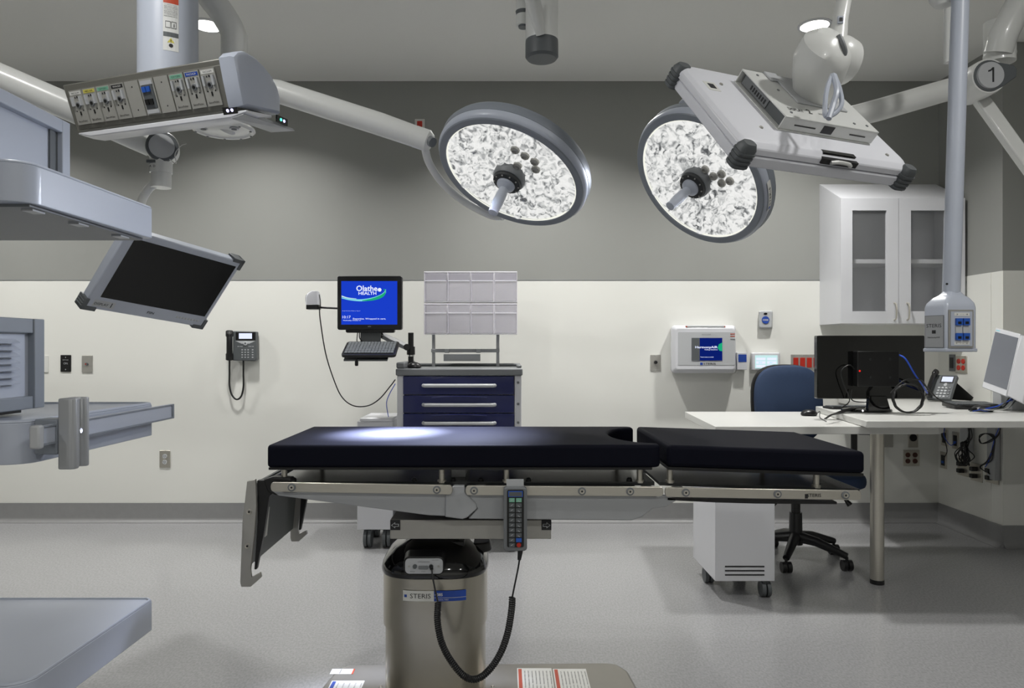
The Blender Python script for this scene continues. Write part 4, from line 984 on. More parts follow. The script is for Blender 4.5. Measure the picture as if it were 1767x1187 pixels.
# cables at monitor
solo('ethernet_cable', MB().tube(smoothpath([P(1551, 612, 3.80), P(1563, 620, 3.77), P(1578, 645, 3.75), P(1592, 665, 3.76), P(1600, 678, 3.85)]), .0045, 8), M['cableb'], 'bright blue network cable curving from the small computer behind the monitor', 'cable')
solo('cable_coil', MB().tube([P(1567, 687, 3.72)+V((.077*math.cos(t*.1), .01*math.sin(t*.37), .073*math.sin(t*.1))) for t in range(0, 64*3)], .0042, 8).tube(smoothpath([P(1537, 678, 3.74), P(1560, 657, 3.73), P(1588, 656, 3.75), P(1602, 672, 3.8), P(1625, 692, 3.85), P(1660, 702, 3.9), P(1690, 708, 3.9)]), .004, 8), M['cable'], 'coiled black cable loop standing beside the rear-facing desk monitor', 'cable')
q = MB()
for s_ in range(6):
    r0 = random.uniform
    q.tube(smoothpath([P(1424+r0(-2, 3), 722+r0(-1, 1), 3.60), P(1435+r0(-3, 3), 716+r0(-2, 2), 3.66), P(1450+r0(-4, 4), 711+r0(-2, 2), 3.78), P(1470+r0(-4, 4), 705+r0(-1, 2), 3.88), P(1490+r0(-6, 6), 703+r0(-1, 2), 3.95)]), .0028, 6)
solo('cable_bundle', q, M['cable'], 'bundled black cables tied in a loop on the lower desk edge', 'cable')
solo('power_cable', MB().tube(smoothpath([P(1478, 640, 3.83), P(1466, 630, 3.82), P(1452, 640, 3.82), P(1455, 660, 3.82), P(1466, 690, 3.82), P(1452, 704, 3.86)]), .003, 6).tube(smoothpath([P(1470, 672, 3.83), P(1470, 690, 3.82), P(1490, 694, 3.82), P(1500, 692, 3.83)]), .003, 6), M['cable'], 'thin black cables hanging down the back of the desk monitor', 'cable')
# mouse on the lower desk
def mouse(name, p, lbl, ry=.05, rx=.032, ang=0):
    m_ = MB(); rings = []
    for s_, h in ((.85, 0), (1, .008), (.95, .018), (.75, .028), (.4, .034), (.1, .0355)):
        rings.append([V((p.x+rx*s_*math.cos(t)*math.cos(ang)-ry*s_*math.sin(t)*math.sin(ang), p.y+rx*s_*math.cos(t)*math.sin(ang)+ry*s_*math.sin(t)*math.cos(ang), p.z+h)) for t in [2*math.pi*k/24 for k in range(24)]])
    t_ = thing(name, lbl, 'mouse', p); part('body', m_.loft(rings), M['black'], t_)
    return t_
mo = mouse('computer_mouse', V((X(1396, 4.05), 4.05, .82)), 'black mouse lying on the lower desk in front of the blue chair', .038, .045)
part('cord', MB().tube(smoothpath([(X(1400, 4.05)+.03, 4.05, .83), (X(1412, 4.0), 3.98, .85), (X(1415, 3.9), 3.9, .825), (X(1426, 3.7), 3.7, .8235)]), .002, 6), M['cable'], mo)
def keyboard(name, o, u, v, w, d, lbl, m=M['black'], km=M['dgrey'], th=.018, curve=0):
    t_ = thing(name, lbl, 'keyboard', o)
    u, v = V(u).normalized(), V(v).normalized(); n = u.cross(v).normalized()
    q = frame_mb(o, u, v, n); q.xy(rrect(0, w, 0, d, min(.02, d/4)), 0, th); part('case', q, m, t_, bevel=.002)
    rows = 5; cols_ = 15; q = frame_mb(o, u, v, n)
    for r in range(rows):
        for c_ in range(cols_):
            x_ = .014+(w-.028)*c_/cols_; y_ = .022+(d-.036)*r/rows
            q.box(x_+.001, x_+(w-.028)/cols_-.0015, y_, y_+(d-.036)/rows-.0025, th, th+.005)
    part('keys', q, km, t_); return t_
keyboard('keyboard', V((X(1424, 4.12), 4.05, ZT+.001)), (1, 0, 0), (0, 1, 0), .30, .12, 'dark keyboard lying on the upper desk behind the rear-facing monitor', th=.010)
kb = keyboard('keyboard', V((X(1640, 4.1), 4.05, ZT+.001)), (1, -.10, 0), (.15, 1, .04), .25, .19, 'black ergonomic keyboard in front of the desk phone', th=.022)
mo2 = mouse('computer_mouse', V((X(1700, 3.9), 3.92, ZT+.001)), 'black mouse beside the ergonomic keyboard', .05, .055)
# desk phone
ph = thing('desk_phone', 'black desk phone with a lit display standing on the upper desk by the corner', 'phone', (X(1625, 4.5), 4.5, ZT))
a_ = math.radians(24); pu = V((.62, -.785, 0)).normalized(); pv = V((.50, .395, .80)).normalized()
pn = pu.cross(pv).normalized()
if pn.y > 0: pn = -pn
pu = pu*.74
PO = V((X(1598, 4.66), 4.66, ZT+.022))
q = frame_mb(PO, pu, pv, pn); q.box(.0, .19, .0, .19, -.03, 0); body = part('body', q, M['dgrey'], ph, bevel=.006)
q = frame_mb(PO, pu, pv, pn); q.tube(smoothpath([(.025, .0, .018), (.022, .05, .034), (.022, .14, .034), (.025, .20, .018)]), [.022]*6+[.017]*14+[.023]*5, 12); part('handset', q, M['black'], ph)
q = frame_mb(PO, pu, pv, pn); q.use(M['black']).box(.07, .175, .125, .18, 0, .003).use(M['scrwhite']).box(.08, .165, .133, .172, .003, .004); part('display', q, None, body, 'lit pale blue display')
for r in range(4):
    for c_ in range(4):
        q = frame_mb(PO, pu, pv, pn); q.box(.07+.028*c_, .088+.028*c_, .012+.022*r, .024+.022*r, 0, .004); part('key', q, M['lgrey'] if c_ < 3 else M['mgrey'], body)
q = frame_mb(PO, pu, pv, pn); q.lathe([(.015, 0), (.012, .004)], (.12, .110, 0), (0, 0, 1), 16); part('navigation_ring', q, M['lgrey'], body)
part('stand', MB().prism([PO+pu*.05-pn*.03+pv*.16, PO+pu*.17-pn*.03+pv*.16, V((PO.x+.30, 4.62, ZT+.010)), V((PO.x+.20, 4.76, ZT+.010))], pn*-.008), M['black'], ph)
# all-in-one computer at the right edge
ao = thing('touch_computer', 'white touch-screen computer with a grey screen at the right edge of the desk', 'computer', (X(1745, 4.0), 4.1, ZT))
TO = P(1694, 668, 4.06); tu = P(1736, 684, 3.88)-TO; tv = P(1718, 565, 4.10)-TO; tw = tu.cross(tv).normalized()
if tw.y > 0: tw = -tw
def TF(): return MB(lambda p: TO+tu*p.x+tv*p.y+tw*p.z)
fr_ = part('screen_frame', TF().box(0, 1, 0, 1, -.05, 0), M['white'], ao, 'white screen bezel', bevel=.004)
part('screen', TF().box(.035, .97, .10, .93, -.003, .0015), M['scrgrey'], fr_, 'grey touch screen with a faint added glow')
part('rear_housing', TF().loft([[(1.0, .01, 0), (1.0, .99, 0), (1.0, .99, -.05), (1.0, .01, -.05)], [(1.30, -.02, -.06), (1.30, 1.0, -.06), (1.2, 1.0, -.20), (1.2, -.02, -.20)]]), M['white'], ao, bevel=.006)
part('stand', MB().box(X(1742, 4.0), X(1742, 4.0)+.16, 3.98, 4.14, ZT, ZT+.10), M['lgrey'], ao, bevel=.004)
part('screen_light', TF().use(M['scrcyan']).box(.06, .2, .955, .965, 0, .001), None, ao)
q = MB()
for k in range(9):
    r0 = random.uniform
    q.use([M['cable'], M['dgrey'], M['cableb'], M['cable'], M['cablew'], M['cable']][k % 6])
    q.tube(smoothpath([P(1685+r0(-14, 8), 707+r0(-2, 3), 3.8), P(1710+r0(-6, 6), 705+r0(-4, 4), 3.85), P(1735+r0(-6, 6), 700+r0(-7, 6), 3.88), P(1752+r0(-6, 6), 690+r0(-8, 8), 3.92), P(1768, 684+r0(-10, 10), 3.95)]), .0032, 6)
solo('cable_bundle', q, None, 'tangle of black, blue and grey cables on the desk beside the white touch computer', 'cable')

# ================================================================ drawer cart and what stands on it
CFy = 4.25
ct = thing('drawer_cart', 'grey medical drawer cart with navy drawers against the back wall', 'cart', (-.30, 4.5, 0))
cx0, cx1 = X(684, CFy), X(901, CFy)
zt_ = Z(648, CFy)
part('frame', MB().box(cx0+.004, cx0+.045, CFy, 4.72, .13, zt_).box(cx1-.045, cx1-.004, CFy, 4.72, .13, zt_).box(cx0+.045, cx1-.045, CFy+.03, 4.72, .13, zt_).box(cx0+.045, cx1-.045, CFy+.002, CFy+.03, .13, .16), M['white'], ct, bevel=.003)
zz = [648.5, 681.5, 713, 745, 777, 809, 841, 873]
for k in range(7):
    a, c = Z(zz[k+1], CFy)+.003, Z(zz[k], CFy)-.002
    dr = part('drawer', MB().box(X(696, CFy), X(887, CFy), CFy-.012, CFy+.03, a, c), M['navy'], ct, bevel=.004)
    hz_ = c-.054
    h = MB().tube([(X(731, CFy), CFy-.014, hz_), (X(731, CFy)+.01, CFy-.036, hz_), (X(854, CFy)-.01, CFy-.036, hz_), (X(854, CFy), CFy-.014, hz_)], .011, 12)
    part('handle', h, M['lgrey'], dr)
    rc = [(X(745, CFy)+(X(840, CFy)-X(745, CFy))*i/12, c-.014+.008*math.sin(math.pi*i/12)) for i in range(13)]
    part('finger_recess', MB().tube([(x_, CFy-.0115, z_) for x_, z_ in rc], .004, 8), M['navy'], dr)
for py in (660, 697, 729): part('lock_pin', MB().lathe([(.008, 0), (.006, -.005)], P(894, py, CFy), FW, 12), M['mgrey'], ct)
tp = MB().use(M['mgrey'])
ztop = Z(627, 4.20)
tp.box(cx0-.002, cx1+.002, CFy-.02, 4.76, zt_, zt_+.042)
o_ = part('top_tray', tp, None, ct, bevel=.008, seg=3)
tp = MB().box(cx0, cx0+.05, CFy-.01, 4.75, zt_+.042, zt_+.078).box(cx1-.028, cx1, CFy+.1, 4.75, zt_+.042, zt_+.06).box(cx0, cx1, 4.73, 4.75, zt_+.042, zt_+.062)
part('tray_lip', tp, M['mgrey'], o_, bevel=.01, seg=3)
for x_, y_ in ((cx0+.06, 4.32), (cx1-.06, 4.30), (cx0+.06, 4.66), (cx1-.06, 4.66)): caster(ct, x_, y_, .05, M['dgrey'])
# bin frame
zf = zt_+.04
fy = 4.66
fr2 = MB()
for px in (748, 859): fr2.box(X(px, fy)-.010, X(px, fy)+.010, fy, fy+.02, zf, Z(574, fy))
fr2.box(X(744, fy), X(862, fy), fy-.004, fy+.016, Z(608, fy), Z(602, fy))
part('bin_frame', fr2, M['alu'], ct, bevel=.002)
part('bracket', MB().box(X(766, fy), X(829, fy), fy-.03, fy-.01, Z(623, fy), Z(611, fy)).box(X(768, fy), X(775, fy), fy-.03, fy+.0, Z(609, fy), Z(602, fy)).box(X(822, fy), X(829, fy), fy-.03, fy, Z(609, fy), Z(602, fy)), M['lgrey'], ct, bevel=.002)
# two rows of tilt bins
for row, (ya, yb_) in enumerate(((468, 521.5), (523.5, 577))):
    tr = thing('tilt_bin_row', ['upper', 'lower'][row]+' row of four clear tilt-out bins above the drawer cart', 'storage bins', (X(812, 4.6), 4.6, Z(yb_, 4.55)), 'clear tilt bins on the cart')
    f0, f1 = 4.54, 4.655
    zl, zh = Z(yb_, f0), Z(ya, f0); xl, xh = X(731.5, f0), X(892.5, f0)
    q = MB().box(xl, xh, f0+.004, f1, zh-.006, zh).box(xl, xh, f0+.004, f1, zl, zl+.006)
    for k in range(5):
        xx = xl+(xh-xl)*k/4; q.box(max(xl, xx-.003), min(xh, xx+.003), f0+.006, f1, zl, zh)
    part('rack', q, M['edge'], tr)
    part('rack_back', MB().box(xl, xh, f1-.003, f1, zl, zh), M['glassw'], tr)
    for k in range(4):
        xa_, xb_ = xl+(xh-xl)*k/4+.005, xl+(xh-xl)*(k+1)/4-.005
        q = MB().use(M['glassw']).box(xa_, xb_, f0, f0+.002, zl+.008, zh-.012).box(xa_, xb_, f0+.002, f1-.02, zl+.008, zl+.010).box(xa_, xa_+.002, f0+.002, f1-.02, zl+.01, zh-.04).box(xb_-.002, xb_, f0+.002, f1-.02, zl+.01, zh-.04)
        q.use(M['edge']).box(xa_, xb_, f0-.003, f0, zh-.062, zh-.058).box(xa_, xa_+.002, f0-.001, f0+.003, zl+.008, zh-.012)
        part('bin', q, None, tr)
# arm post with monitor, keyboard, scanner
ma = thing('cart_monitor', 'black touch monitor with a lit blue Olathe Health screen on an arm beside the cart', 'monitor', (X(638, 4.3), 4.3, Z(574, 4.3)))
d = 4.28
part('case', MB().xz(rrect(X(582, d), X(693.5, d), Z(569, d), Z(476, d), .012), d, d+.045).xz(rrect(X(596, d), X(680, d), Z(574, d), Z(560, d), .010), d+.006, d+.05), M['black'], ma, bevel=.003)
sx0, sx1, sz0, sz1 = X(589, d), X(685.5, d), Z(560, d), Z(485, d)
q = MB().use(M['scrblue']).box(sx0, sx1, d-.001, d+.003, sz0, sz1)
scr = part('screen', q, None, ma, 'lit blue screen')
q = MB()
def sw(pts, wds, m, dd):
    q.use(m)
    for i in range(len(pts)-1):
        (x_a, y_a), (x_b, y_b) = pts[i], pts[i+1]; wa, wb = wds[i], wds[i+1]
        q.add([P(x_a, y_a-wa, dd), P(x_b, y_b-wb, dd), P(x_b, y_b+wb, dd), P(x_a, y_a+wa, dd)], [(0, 1, 2, 3)])
def spl(p_, n=6):
    r = smoothpath([V((a, b, 0)) for a, b in p_], n); return [(v.x, v.y) for v in r]
c_ = spl([(589.5, 514), (605, 517), (625, 518), (645, 515), (660, 509), (666, 502)]); n_c = len(c_)
sw(c_, [.8+2.6*i/n_c for i in range(n_c)], M['scrcyan'], d-.0016)
c_ = spl([(625, 519), (645, 516), (660, 510), (665.5, 503), (662, 499)]); sw(c_, [.6+2.2*math.sin(math.pi*i/(len(c_)-1)) for i in range(len(c_))], M['scrgreen'], d-.0022)
c_ = spl([(589.5, 511), (600, 514), (615, 515.5)]); sw(c_, [1.2-.9*i/len(c_) for i in range(len(c_))], M['scrpale'], d-.0022)
part('logo_swoosh', q, None, scr); q = MB()
q.use(M['scrwhite']).text('Olathe', P(633, 497.5, d-.003), RT, UP, w=.125, h=.034, bold=.02)
q.text('HEALTH', P(634, 506, d-.003), RT, UP, w=.105, h=.018, bold=.02).lathe([(.008, 0), (.012, -.0004)], P(655, 500, d-.003), FW, 6)
part('logo', q, None, scr, 'Olathe Health logo'); q = MB().use(M['scrwhite'])
q.text('10:17', P(598, 547, d-.003), RT, UP, w=.048, h=.016).text('Wednesday, October 31', P(607, 553, d-.003), RT, UP, w=.105, h=.007, bold=.015)
q.text('Expertise. Wrapped in care.', P(637.5, 550.3, d-.0034), RT, UP, w=.195, h=.012, bold=.012).text('Press Ctrl+Alt+Delete to sign in', P(606, 536.5, d-.003), RT, UP, w=.105, h=.004)
part('screen_text', q, None, scr, 'clock and slogan')
part('maker_mark', MB().use(M['lgrey']).text('elo', P(637.5, 563, d-.001), RT, UP, w=.018, h=.008), None, ma)
part('neck_plate', MB().box(X(622, 4.34), X(657, 4.34), 4.335, 4.345, Z(597, 4.34), Z(560, 4.34)), M['mgrey'], ma, bevel=.002)
part('arm', MB().use(M['mgrey']).tube([P(655, 576, 4.37), P(672, 585, 4.37), P(692, 594, 4.38), P(703, 600, 4.38)], [.02, .021, .021, .018], 4), None, ma, bevel=.003)
part('arm_joint', MB().use(M['black']).cyl(P(655, 578, 4.35), P(655, 578, 4.39), .022).cyl(P(702, 599, 4.35), P(702, 599, 4.41), .020), None, ma)
part('post', MB().use(M['black']).cyl((X(709, 4.4), 4.4, zt_+.0425), (X(709, 4.4), 4.4, Z(574, 4.4)), .017).cyl((X(709, 4.4), 4.4, Z(612, 4.4)), (X(709, 4.4), 4.4, Z(598, 4.4)), .025).use(M['chrome']).cyl((X(709, 4.4), 4.4, Z(615, 4.4)), (X(709, 4.4), 4.4, Z(612.5, 4.4)), .021), None, ma)
part('cable', MB().tube(smoothpath([P(617, 574, 4.33), P(616, 586, 4.33), P(617, 597, 4.32)]), .003, 6).tube(smoothpath([P(620, 574, 4.33), P(621, 584, 4.33), P(628, 592, 4.32)]), .003, 6), M['cable'], ma)
kt = keyboard('keyboard', P(588.5, 617, 4.12), (1, 0, 0), (0, 1, .46), .31, .19, 'black keyboard held on a tray under the blue-screen monitor', th=.016)
part('tray', MB().obox((X(598, 4.22), 4.14, Z(617, 4.16)-.012), (X(672, 4.22)-X(598, 4.22), 0, 0), (0, .17, .078), (0, .004, -.008)), M['dgrey'], kt)
part('tray_pull', MB().cyl(P(615, 618, 4.14), P(615, 624, 4.14), .003).xz(rrect(X(612.5, 4.14), X(618, 4.14), Z(631.5, 4.14), Z(622, 4.14), .006), 4.137, 4.147), M['black'], kt)
mouse('computer_mouse', V((X(715, 4.3), 4.3, zt_+.043)), 'black mouse on the cart top at the foot of the black post', .05, .035, .9)
# barcode scanner on its side bracket
bs_ = thing('barcode_scanner', 'white and black barcode scanner on a side bracket left of the blue-screen monitor', 'scanner', P(541, 531, 4.3))
part('bracket', MB().tube([P(583, 532, 4.31), P(560, 531, 4.31), P(546, 530, 4.31)], .006, 10), M['black'], bs_)
sc = MB().loft([[(V((x_, y_, 0))+V((0, 0, Z(pz, 4.3)))) for x_, y_ in rrect(X(xa_, 4.3), X(xb_, 4.3), 4.27, 4.27+dp, .01)] for xa_, xb_, pz, dp in ((530, 551, 531, .05), (529, 551.5, 524, .07), (529.5, 551, 512, .075), (533, 550, 506, .07), (539, 549.5, 502.5, .05))])
part('head', sc, M['shell'], bs_, bevel=.004)
part('base', MB().xy(rrect(X(530, 4.3), X(551.5, 4.3), 4.268, 4.34, .01), Z(534, 4.3), Z(526, 4.3)), M['black'], bs_, bevel=.002)
part('cradle', MB().tube(smoothpath([P(530, 532, 4.29), P(528, 522, 4.29), P(528, 512, 4.29), P(530, 508, 4.29)]), .0025, 6).tube(smoothpath([P(552, 532, 4.29), P(553, 522, 4.29), P(551, 508, 4.29)]), .0025, 6), M['black'], bs_)
part('cable', MB().tube(smoothpath([P(551, 531, 4.3), P(553, 555, 4.3), P(562, 610, 4.35), P(576, 655, 4.4), P(590, 685, 4.4), P(610, 700, 4.4), P(635, 700, 4.4), P(655, 688, 4.4), P(673, 667, 4.42), P(682, 655, 4.44)]), .0036, 8), M['cable'], bs_)
solo('thin_cable', MB().tube(smoothpath([P(682, 662, 4.44), P(672, 680, 4.42), P(667, 695, 4.40), P(669, 712, 4.40), P(672, 726, 4.38)]), .0028, 6), M['cableb'], 'thin dark blue cable hanging from the left side of the cart', 'cable')
# white rolling box beside the cart
wb = thing('rolling_bin', 'white box on casters standing left of the drawer cart', 'rolling bin', (X(645, 4.4), 4.45, 0))
part('body', MB().box(X(615, 4.3), X(680, 4.3)-.01, 4.32, 4.66, Z(914, 4.32), Z(727, 4.32)), M['white'], wb, bevel=.004)
part('lid', MB().box(X(620, 4.3), X(680, 4.3)-.01, 4.31, 4.66, Z(727, 4.32), Z(727, 4.32)+.02), M['white'], wb, bevel=.005)
for x_, y_ in ((X(635, 4.36), 4.37), (X(668, 4.36), 4.37), (X(635, 4.36), 4.62), (X(668, 4.36), 4.62)): caster(wb, x_, y_, .055, M['dgrey'])

# ================================================================ wall phone
wp = thing('wall_phone', 'black wall phone with a looped cord on the white back wall', 'phone', (X(417, 4.93), 4.995, Z(622, 4.95)))
pf = 4.93
body = part('body', MB().xz([P(402, 571, pf).xz, P(441.5, 572, pf).xz, P(442.5, 620, pf).xz, P(440, 623, pf).xz, P(401, 622, pf).xz], pf, 4.985), M['dgrey'], wp, bevel=.006)
q = MB().use(M['black']).box(X(407, pf), X(441, pf), pf-.002, pf, Z(587, pf), Z(573, pf)).use(M['scrwhite']).box(X(412.5, pf), X(435, pf), pf-.0035, pf-.001, Z(584.5, pf), Z(575, pf))
part('display', q, None, body, 'lit white display')
part('handset', MB().tube(smoothpath([P(396, 572, pf-.01), P(396, 585, pf-.028), P(396, 605, pf-.028), P(396, 620, pf-.01)]), [.025]*6+[.020]*13+[.025]*6, 14), M['black'], wp)
part('trim_band', MB().xz([P(406, 588, pf).xz, P(441, 588, pf).xz, P(430, 593, pf).xz, P(417, 593, pf).xz], pf-.001, pf+.001), M['lgrey'], body)
part('navigation_ring', MB().use(M['lgrey']).lathe([(.014, 0), (.012, -.004)], P(423.5, 592.5, pf-.001), FW, 18).use(M['dgrey']).lathe([(.007, -.002), (.006, -.005)], P(423.5, 592.5, pf-.001), FW, 12), None, body)
for r in range(4):
    for c_ in range(4):
        px = 418+c_*5.2 if c_ < 3 else 436; py = 603.5+r*4.3
        part('key', MB().box(X(px-1.2, pf), X(px+1.2, pf), pf-.003, pf, Z(py+1, pf), Z(py-1, pf)), M['lgrey'], body)
for px in (411, 414.5, 417.5, 430, 433, 436.5): part('key', MB().box(X(px-.8, pf), X(px+.8, pf), pf-.003, pf, Z(598.5, pf), Z(597, pf)), M['lgrey'], body)
part('cord', MB().tube(smoothpath([P(396, 620, 4.93), P(396, 645, 4.95), P(396, 665, 4.96), P(400, 681, 4.96), P(408, 689, 4.96), P(416, 684, 4.96), P(420, 668, 4.96), P(420, 645, 4.95), P(420, 622, 4.94)]), .006, 10), M['cable'], wp)
part('wall_bracket', MB().box(X(404, 4.98), X(438, 4.98), 4.98, 4.9955, Z(618, 4.98), Z(578, 4.98)), M['dgrey'], wp)

# ================================================================ wall plates on the back wall
YW = BACK-.004
def wplate(name, px, py, w, h, m, label, cat, extra=None, gr=None, th=.006):
    c = P(px, py, YW); t = thing(name, label, cat, (c.x, YW, c.z), gr)
    part('plate', MB().xz(rrect(c.x-w/2, c.x+w/2, c.z-h/2, c.z+h/2, .003), YW-th, YW+.0005), m, t, bevel=.0015)
    if extra: extra(t, c)
    return t
def ex_screws(t, c, dz=.042):
    for s_ in (-1, 1): part('screw', MB().lathe([(.0035, 0), (.003, -.0015)], (c.x, YW-.006, c.z+s_*dz), FW, 8), M['lgrey'], t)
def ex_black(t, c):
    ex_screws(t, c); part('marking', MB().use(M['lgrey']).text('NEPTUNE', (c.x, YW-.0068, c.z+.024), RT, UP, w=.04, h=.007).text('ON', (c.x, YW-.0068, c.z), RT, UP, w=.028, h=.014), None, t)
wplate('wall_plate', 114, 627, .071, .116, M['black'], 'black labelled wall plate left of the hanging display', 'wall plate', ex_black)
def ex_key(t, c): part('key_switch', MB().use(M['dgrey']).lathe([(.010, 0), (.009, -.006)], (c.x, YW-.006, c.z), FW, 16).use(M['red']).box(c.x-.010, c.x-.002, YW-.013, YW-.006, c.z-.003, c.z+.003), None, t)
wplate('wall_plate', 151, 628, .073, .118, M['steeld'], 'grey steel wall plate with a small key switch, right of the black plate', 'wall plate', ex_key)
wplate('wall_plate', 80, 628, .03, .116, M['paper'], 'narrow pale wall plate half hidden behind the louvred equipment box', 'wall plate')
def ex_out(mm, rows=2, cols=1, dz=.020, dx=.023, r=.016):
    def f(t, c):
        for i in range(rows):
            for j_ in range(cols):
                zc_ = c.z+(i-(rows-1)/2)*2*dz; xc_ = c.x+(j_-(cols-1)/2)*2*dx
                q = MB().use(mm).lathe([(r, 0), (r*.96, -.003)], (xc_, YW-.006, zc_), FW, 20)
                q.use(M['ink']).box(xc_-.006, xc_-.004, YW-.0095, YW-.008, zc_-.002, zc_+.006).box(xc_+.004, xc_+.006, YW-.0095, YW-.008, zc_-.002, zc_+.006).lathe([(.002, 0), (.002, -.0035)], (xc_, YW-.006, zc_-.007), FW, 8)
                part('socket', q, None, t)
    return f
wplate('wall_outlet', 285, 792, .073, .118, M['steel'], 'steel duplex outlet low on the back wall under the left shelves', 'outlet', ex_out(M['lgrey']))
def ex_knob(t, c):
    part('knob', MB().lathe([(.013, 0), (.011, -.014), (.004, -.015)], (c.x, YW-.006, c.z+.004), FW, 16), M['black'], t); ex_screws(t, c, .05)
wplate('wall_plate', 1131, 626, .070, .112, M['steeld'], 'steel wall plate with a black knob left of the white control unit', 'wall plate', ex_knob)
def ex_redsq(t, c): part('beacon', MB().box(c.x-.018, c.x+.018, YW-.02, YW-.005, c.z-.02, c.z+.02), M['red'], t, 'dull red beacon', bevel=.004)
wplate('alarm_plate', 724.5, 215, .068, .075, M['paper'], 'small pale plate with a red beacon high on the grey wall', 'alarm', ex_redsq)
# code button
cbn = thing('code_button', 'grey call unit with a round blue CODE button left of the wall cabinet', 'call button', P(1321, 567, YW))
q = MB().loft([[(x_, YW, z_) for x_, z_ in rrect(X(1309, YW), X(1333.5, YW), Z(567, YW), Z(536, YW), .012)], [(x_, YW-.04, z_) for x_, z_ in rrect(X(1310.5, YW-.04), X(1331.5, YW-.04), Z(565, YW-.04), Z(537, YW-.04), .010)]])
part('case', q, M['lgrey'], cbn, bevel=.003)
y_ = YW-.041
part('button', MB().use(M['bluel']).lathe([(.026, .002), (.025, -.004)], P(1321, 552, y_), FW, 28).use(M['paper']).text('CODE', P(1321, 552, y_-.005), RT, UP, w=.038, h=.011, bold=.03), None, cbn, 'round blue CODE button')
part('lamp', MB().lathe([(.011, .002), (.010, -.002)], P(1321, 541.3, y_), FW, 16, sx=1.2, sy=.7), M['black'], cbn)
# HarmonyAIR control unit
hu = thing('control_unit', 'large white HarmonyAIR wall control unit with a lit screen', 'control unit', P(1217, 643, YW))
y0 = 4.86
q = MB().loft([[(x_, YW, z_) for x_, z_ in rrect(X(1157, YW), X(1269, YW), Z(642, YW), Z(563, YW), .02)], [(x_, y0+.03, z_) for x_, z_ in rrect(X(1160, y0), X(1272, y0), Z(644, y0), Z(561, y0), .025)], [(x_, y0, z_) for x_, z_ in rrect(X(1166, y0), X(1268, y0), Z(638, y0), Z(566, y0), .018)]])
uh = part('housing', q, M['white'], hu, bevel=.006, seg=3)
part('front_panel', MB().xz(rrect(X(1170, y0), X(1268, y0), Z(630, y0), Z(573, y0), .006), y0-.002, y0+.002), M['lgrey'], uh)
q = MB().use(M['scrdark']).box(X(1193.5, y0), X(1246, y0), y0-.005, y0-.001, Z(622, y0), Z(583, y0)).use(M['dgrey']).box(X(1193.5, y0), X(1207, y0), y0-.0055, y0-.001, Z(622, y0), Z(583, y0))
uscr = part('screen', q, None, uh, 'lit navy screen')
q = MB().use(M['scrgreen']).xz([P(px_, py_, y0).xz for px_, py_ in ((1246, 591), (1240, 594), (1238, 600), (1241, 605), (1246, 606))], y0-.0058, y0-.005)
q.use(M['scrwhite']).text('HarmonyAIR', P(1219, 599.5, y0-.006), RT, UP, w=.150, h=.020, bold=.02).text('Ceiling Solutions', P(1227, 603.5, y0-.006), RT, UP, w=.088, h=.009, bold=.02).text('Touch screen to unlock', P(1220, 616, y0-.006), RT, UP, w=.09, h=.006, bold=.015)
part('screen_content', q, None, uscr)
q = MB().use(M['ink']).text('STERIS', P(1224.5, 627.5, y0-.003), RT, UP, w=.082, h=.014, bold=.005).use(M['bluel']).box(X(1208, y0), X(1212.5, y0), y0-.0035, y0-.002, Z(629.8, y0), Z(625.5, y0))
q.use(M['mgrey']).text('HarmonyAIR', P(1219, 577.5, y0-.003), RT, UP, w=.06, h=.010)
for k, py in enumerate((576, 580, 585)): q.use(M['redink'] if k != 2 else M['mgrey']).box(X(1260, y0), X(1268, y0), y0-.0035, y0-.002, Z(py+.8, y0), Z(py-.5, y0))
part('maker_mark', q, None, uh, 'STERIS lettering')
q = MB().use(M['lgrey']).xz(rrect(X(1184, y0), X(1252, y0), Z(564.7, y0), Z(562, y0), .003), y0+.002, y0+.03).use(M['redink']).box(X(1184, y0), X(1186, y0), y0+.001, y0+.03, Z(564.4, y0), Z(562.4, y0)).box(X(1250, y0), X(1252, y0), y0+.001, y0+.03, Z(564.4, y0), Z(562.4, y0))
part('top_slot', q, None, uh)
# blue tagged box
bt = thing('sensor_box', 'small white sensor box with a blue square beside the large control unit', 'sensor', P(1281, 638, YW))
part('case', MB().xz(rrect(X(1272, 4.94), X(1289.5, 4.94), Z(638, 4.94), Z(608, 4.94), .006), 4.94, YW), M['white'], bt, bevel=.003)
part('blue_square', MB().xz(rrect(X(1274, 4.94), X(1288, 4.94), Z(624.5, 4.94), Z(611.5, 4.94), .002), 4.938, 4.941), M['bluel'], bt)
# thermostat
th_ = thing('wall_thermostat', 'white wall touch panel with a pale lit screen between the control unit and red switches', 'thermostat', P(1320, 640, YW))
q = MB().loft([[(x_, YW, z_) for x_, z_ in rrect(X(1295, YW), X(1346, YW), Z(639, YW), Z(608, YW), .01)], [(x_, 4.945, z_) for x_, z_ in rrect(X(1298, 4.945), X(1345, 4.945), Z(638.5, 4.945), Z(609, 4.945), .01)]])
tc_ = part('case', q, M['white'], th_, bevel=.004)
q = MB().use(M['scrpale']).box(X(1303, 4.945), X(1341.5, 4.945), 4.942, 4.946, Z(635.5, 4.945), Z(613, 4.945)).use(M['scrcyan'])
for r in range(3):
    for c__ in range(2): q.use(M['scrwhite']).box(X(1304.5+19*c__, 4.945), X(1320.5+19*c__, 4.945), 4.9405, 4.942, Z(621.5+6.2*r, 4.945), Z(617+6.2*r, 4.945))
q.use(M['scrcyan']).text('20.5', P(1312, 625.5, 4.9395), RT, UP, h=.010).text('64.1', P(1331, 625.5, 4.9395), RT, UP, h=.010)
part('screen', q, None, tc_, 'pale lit touch screen')
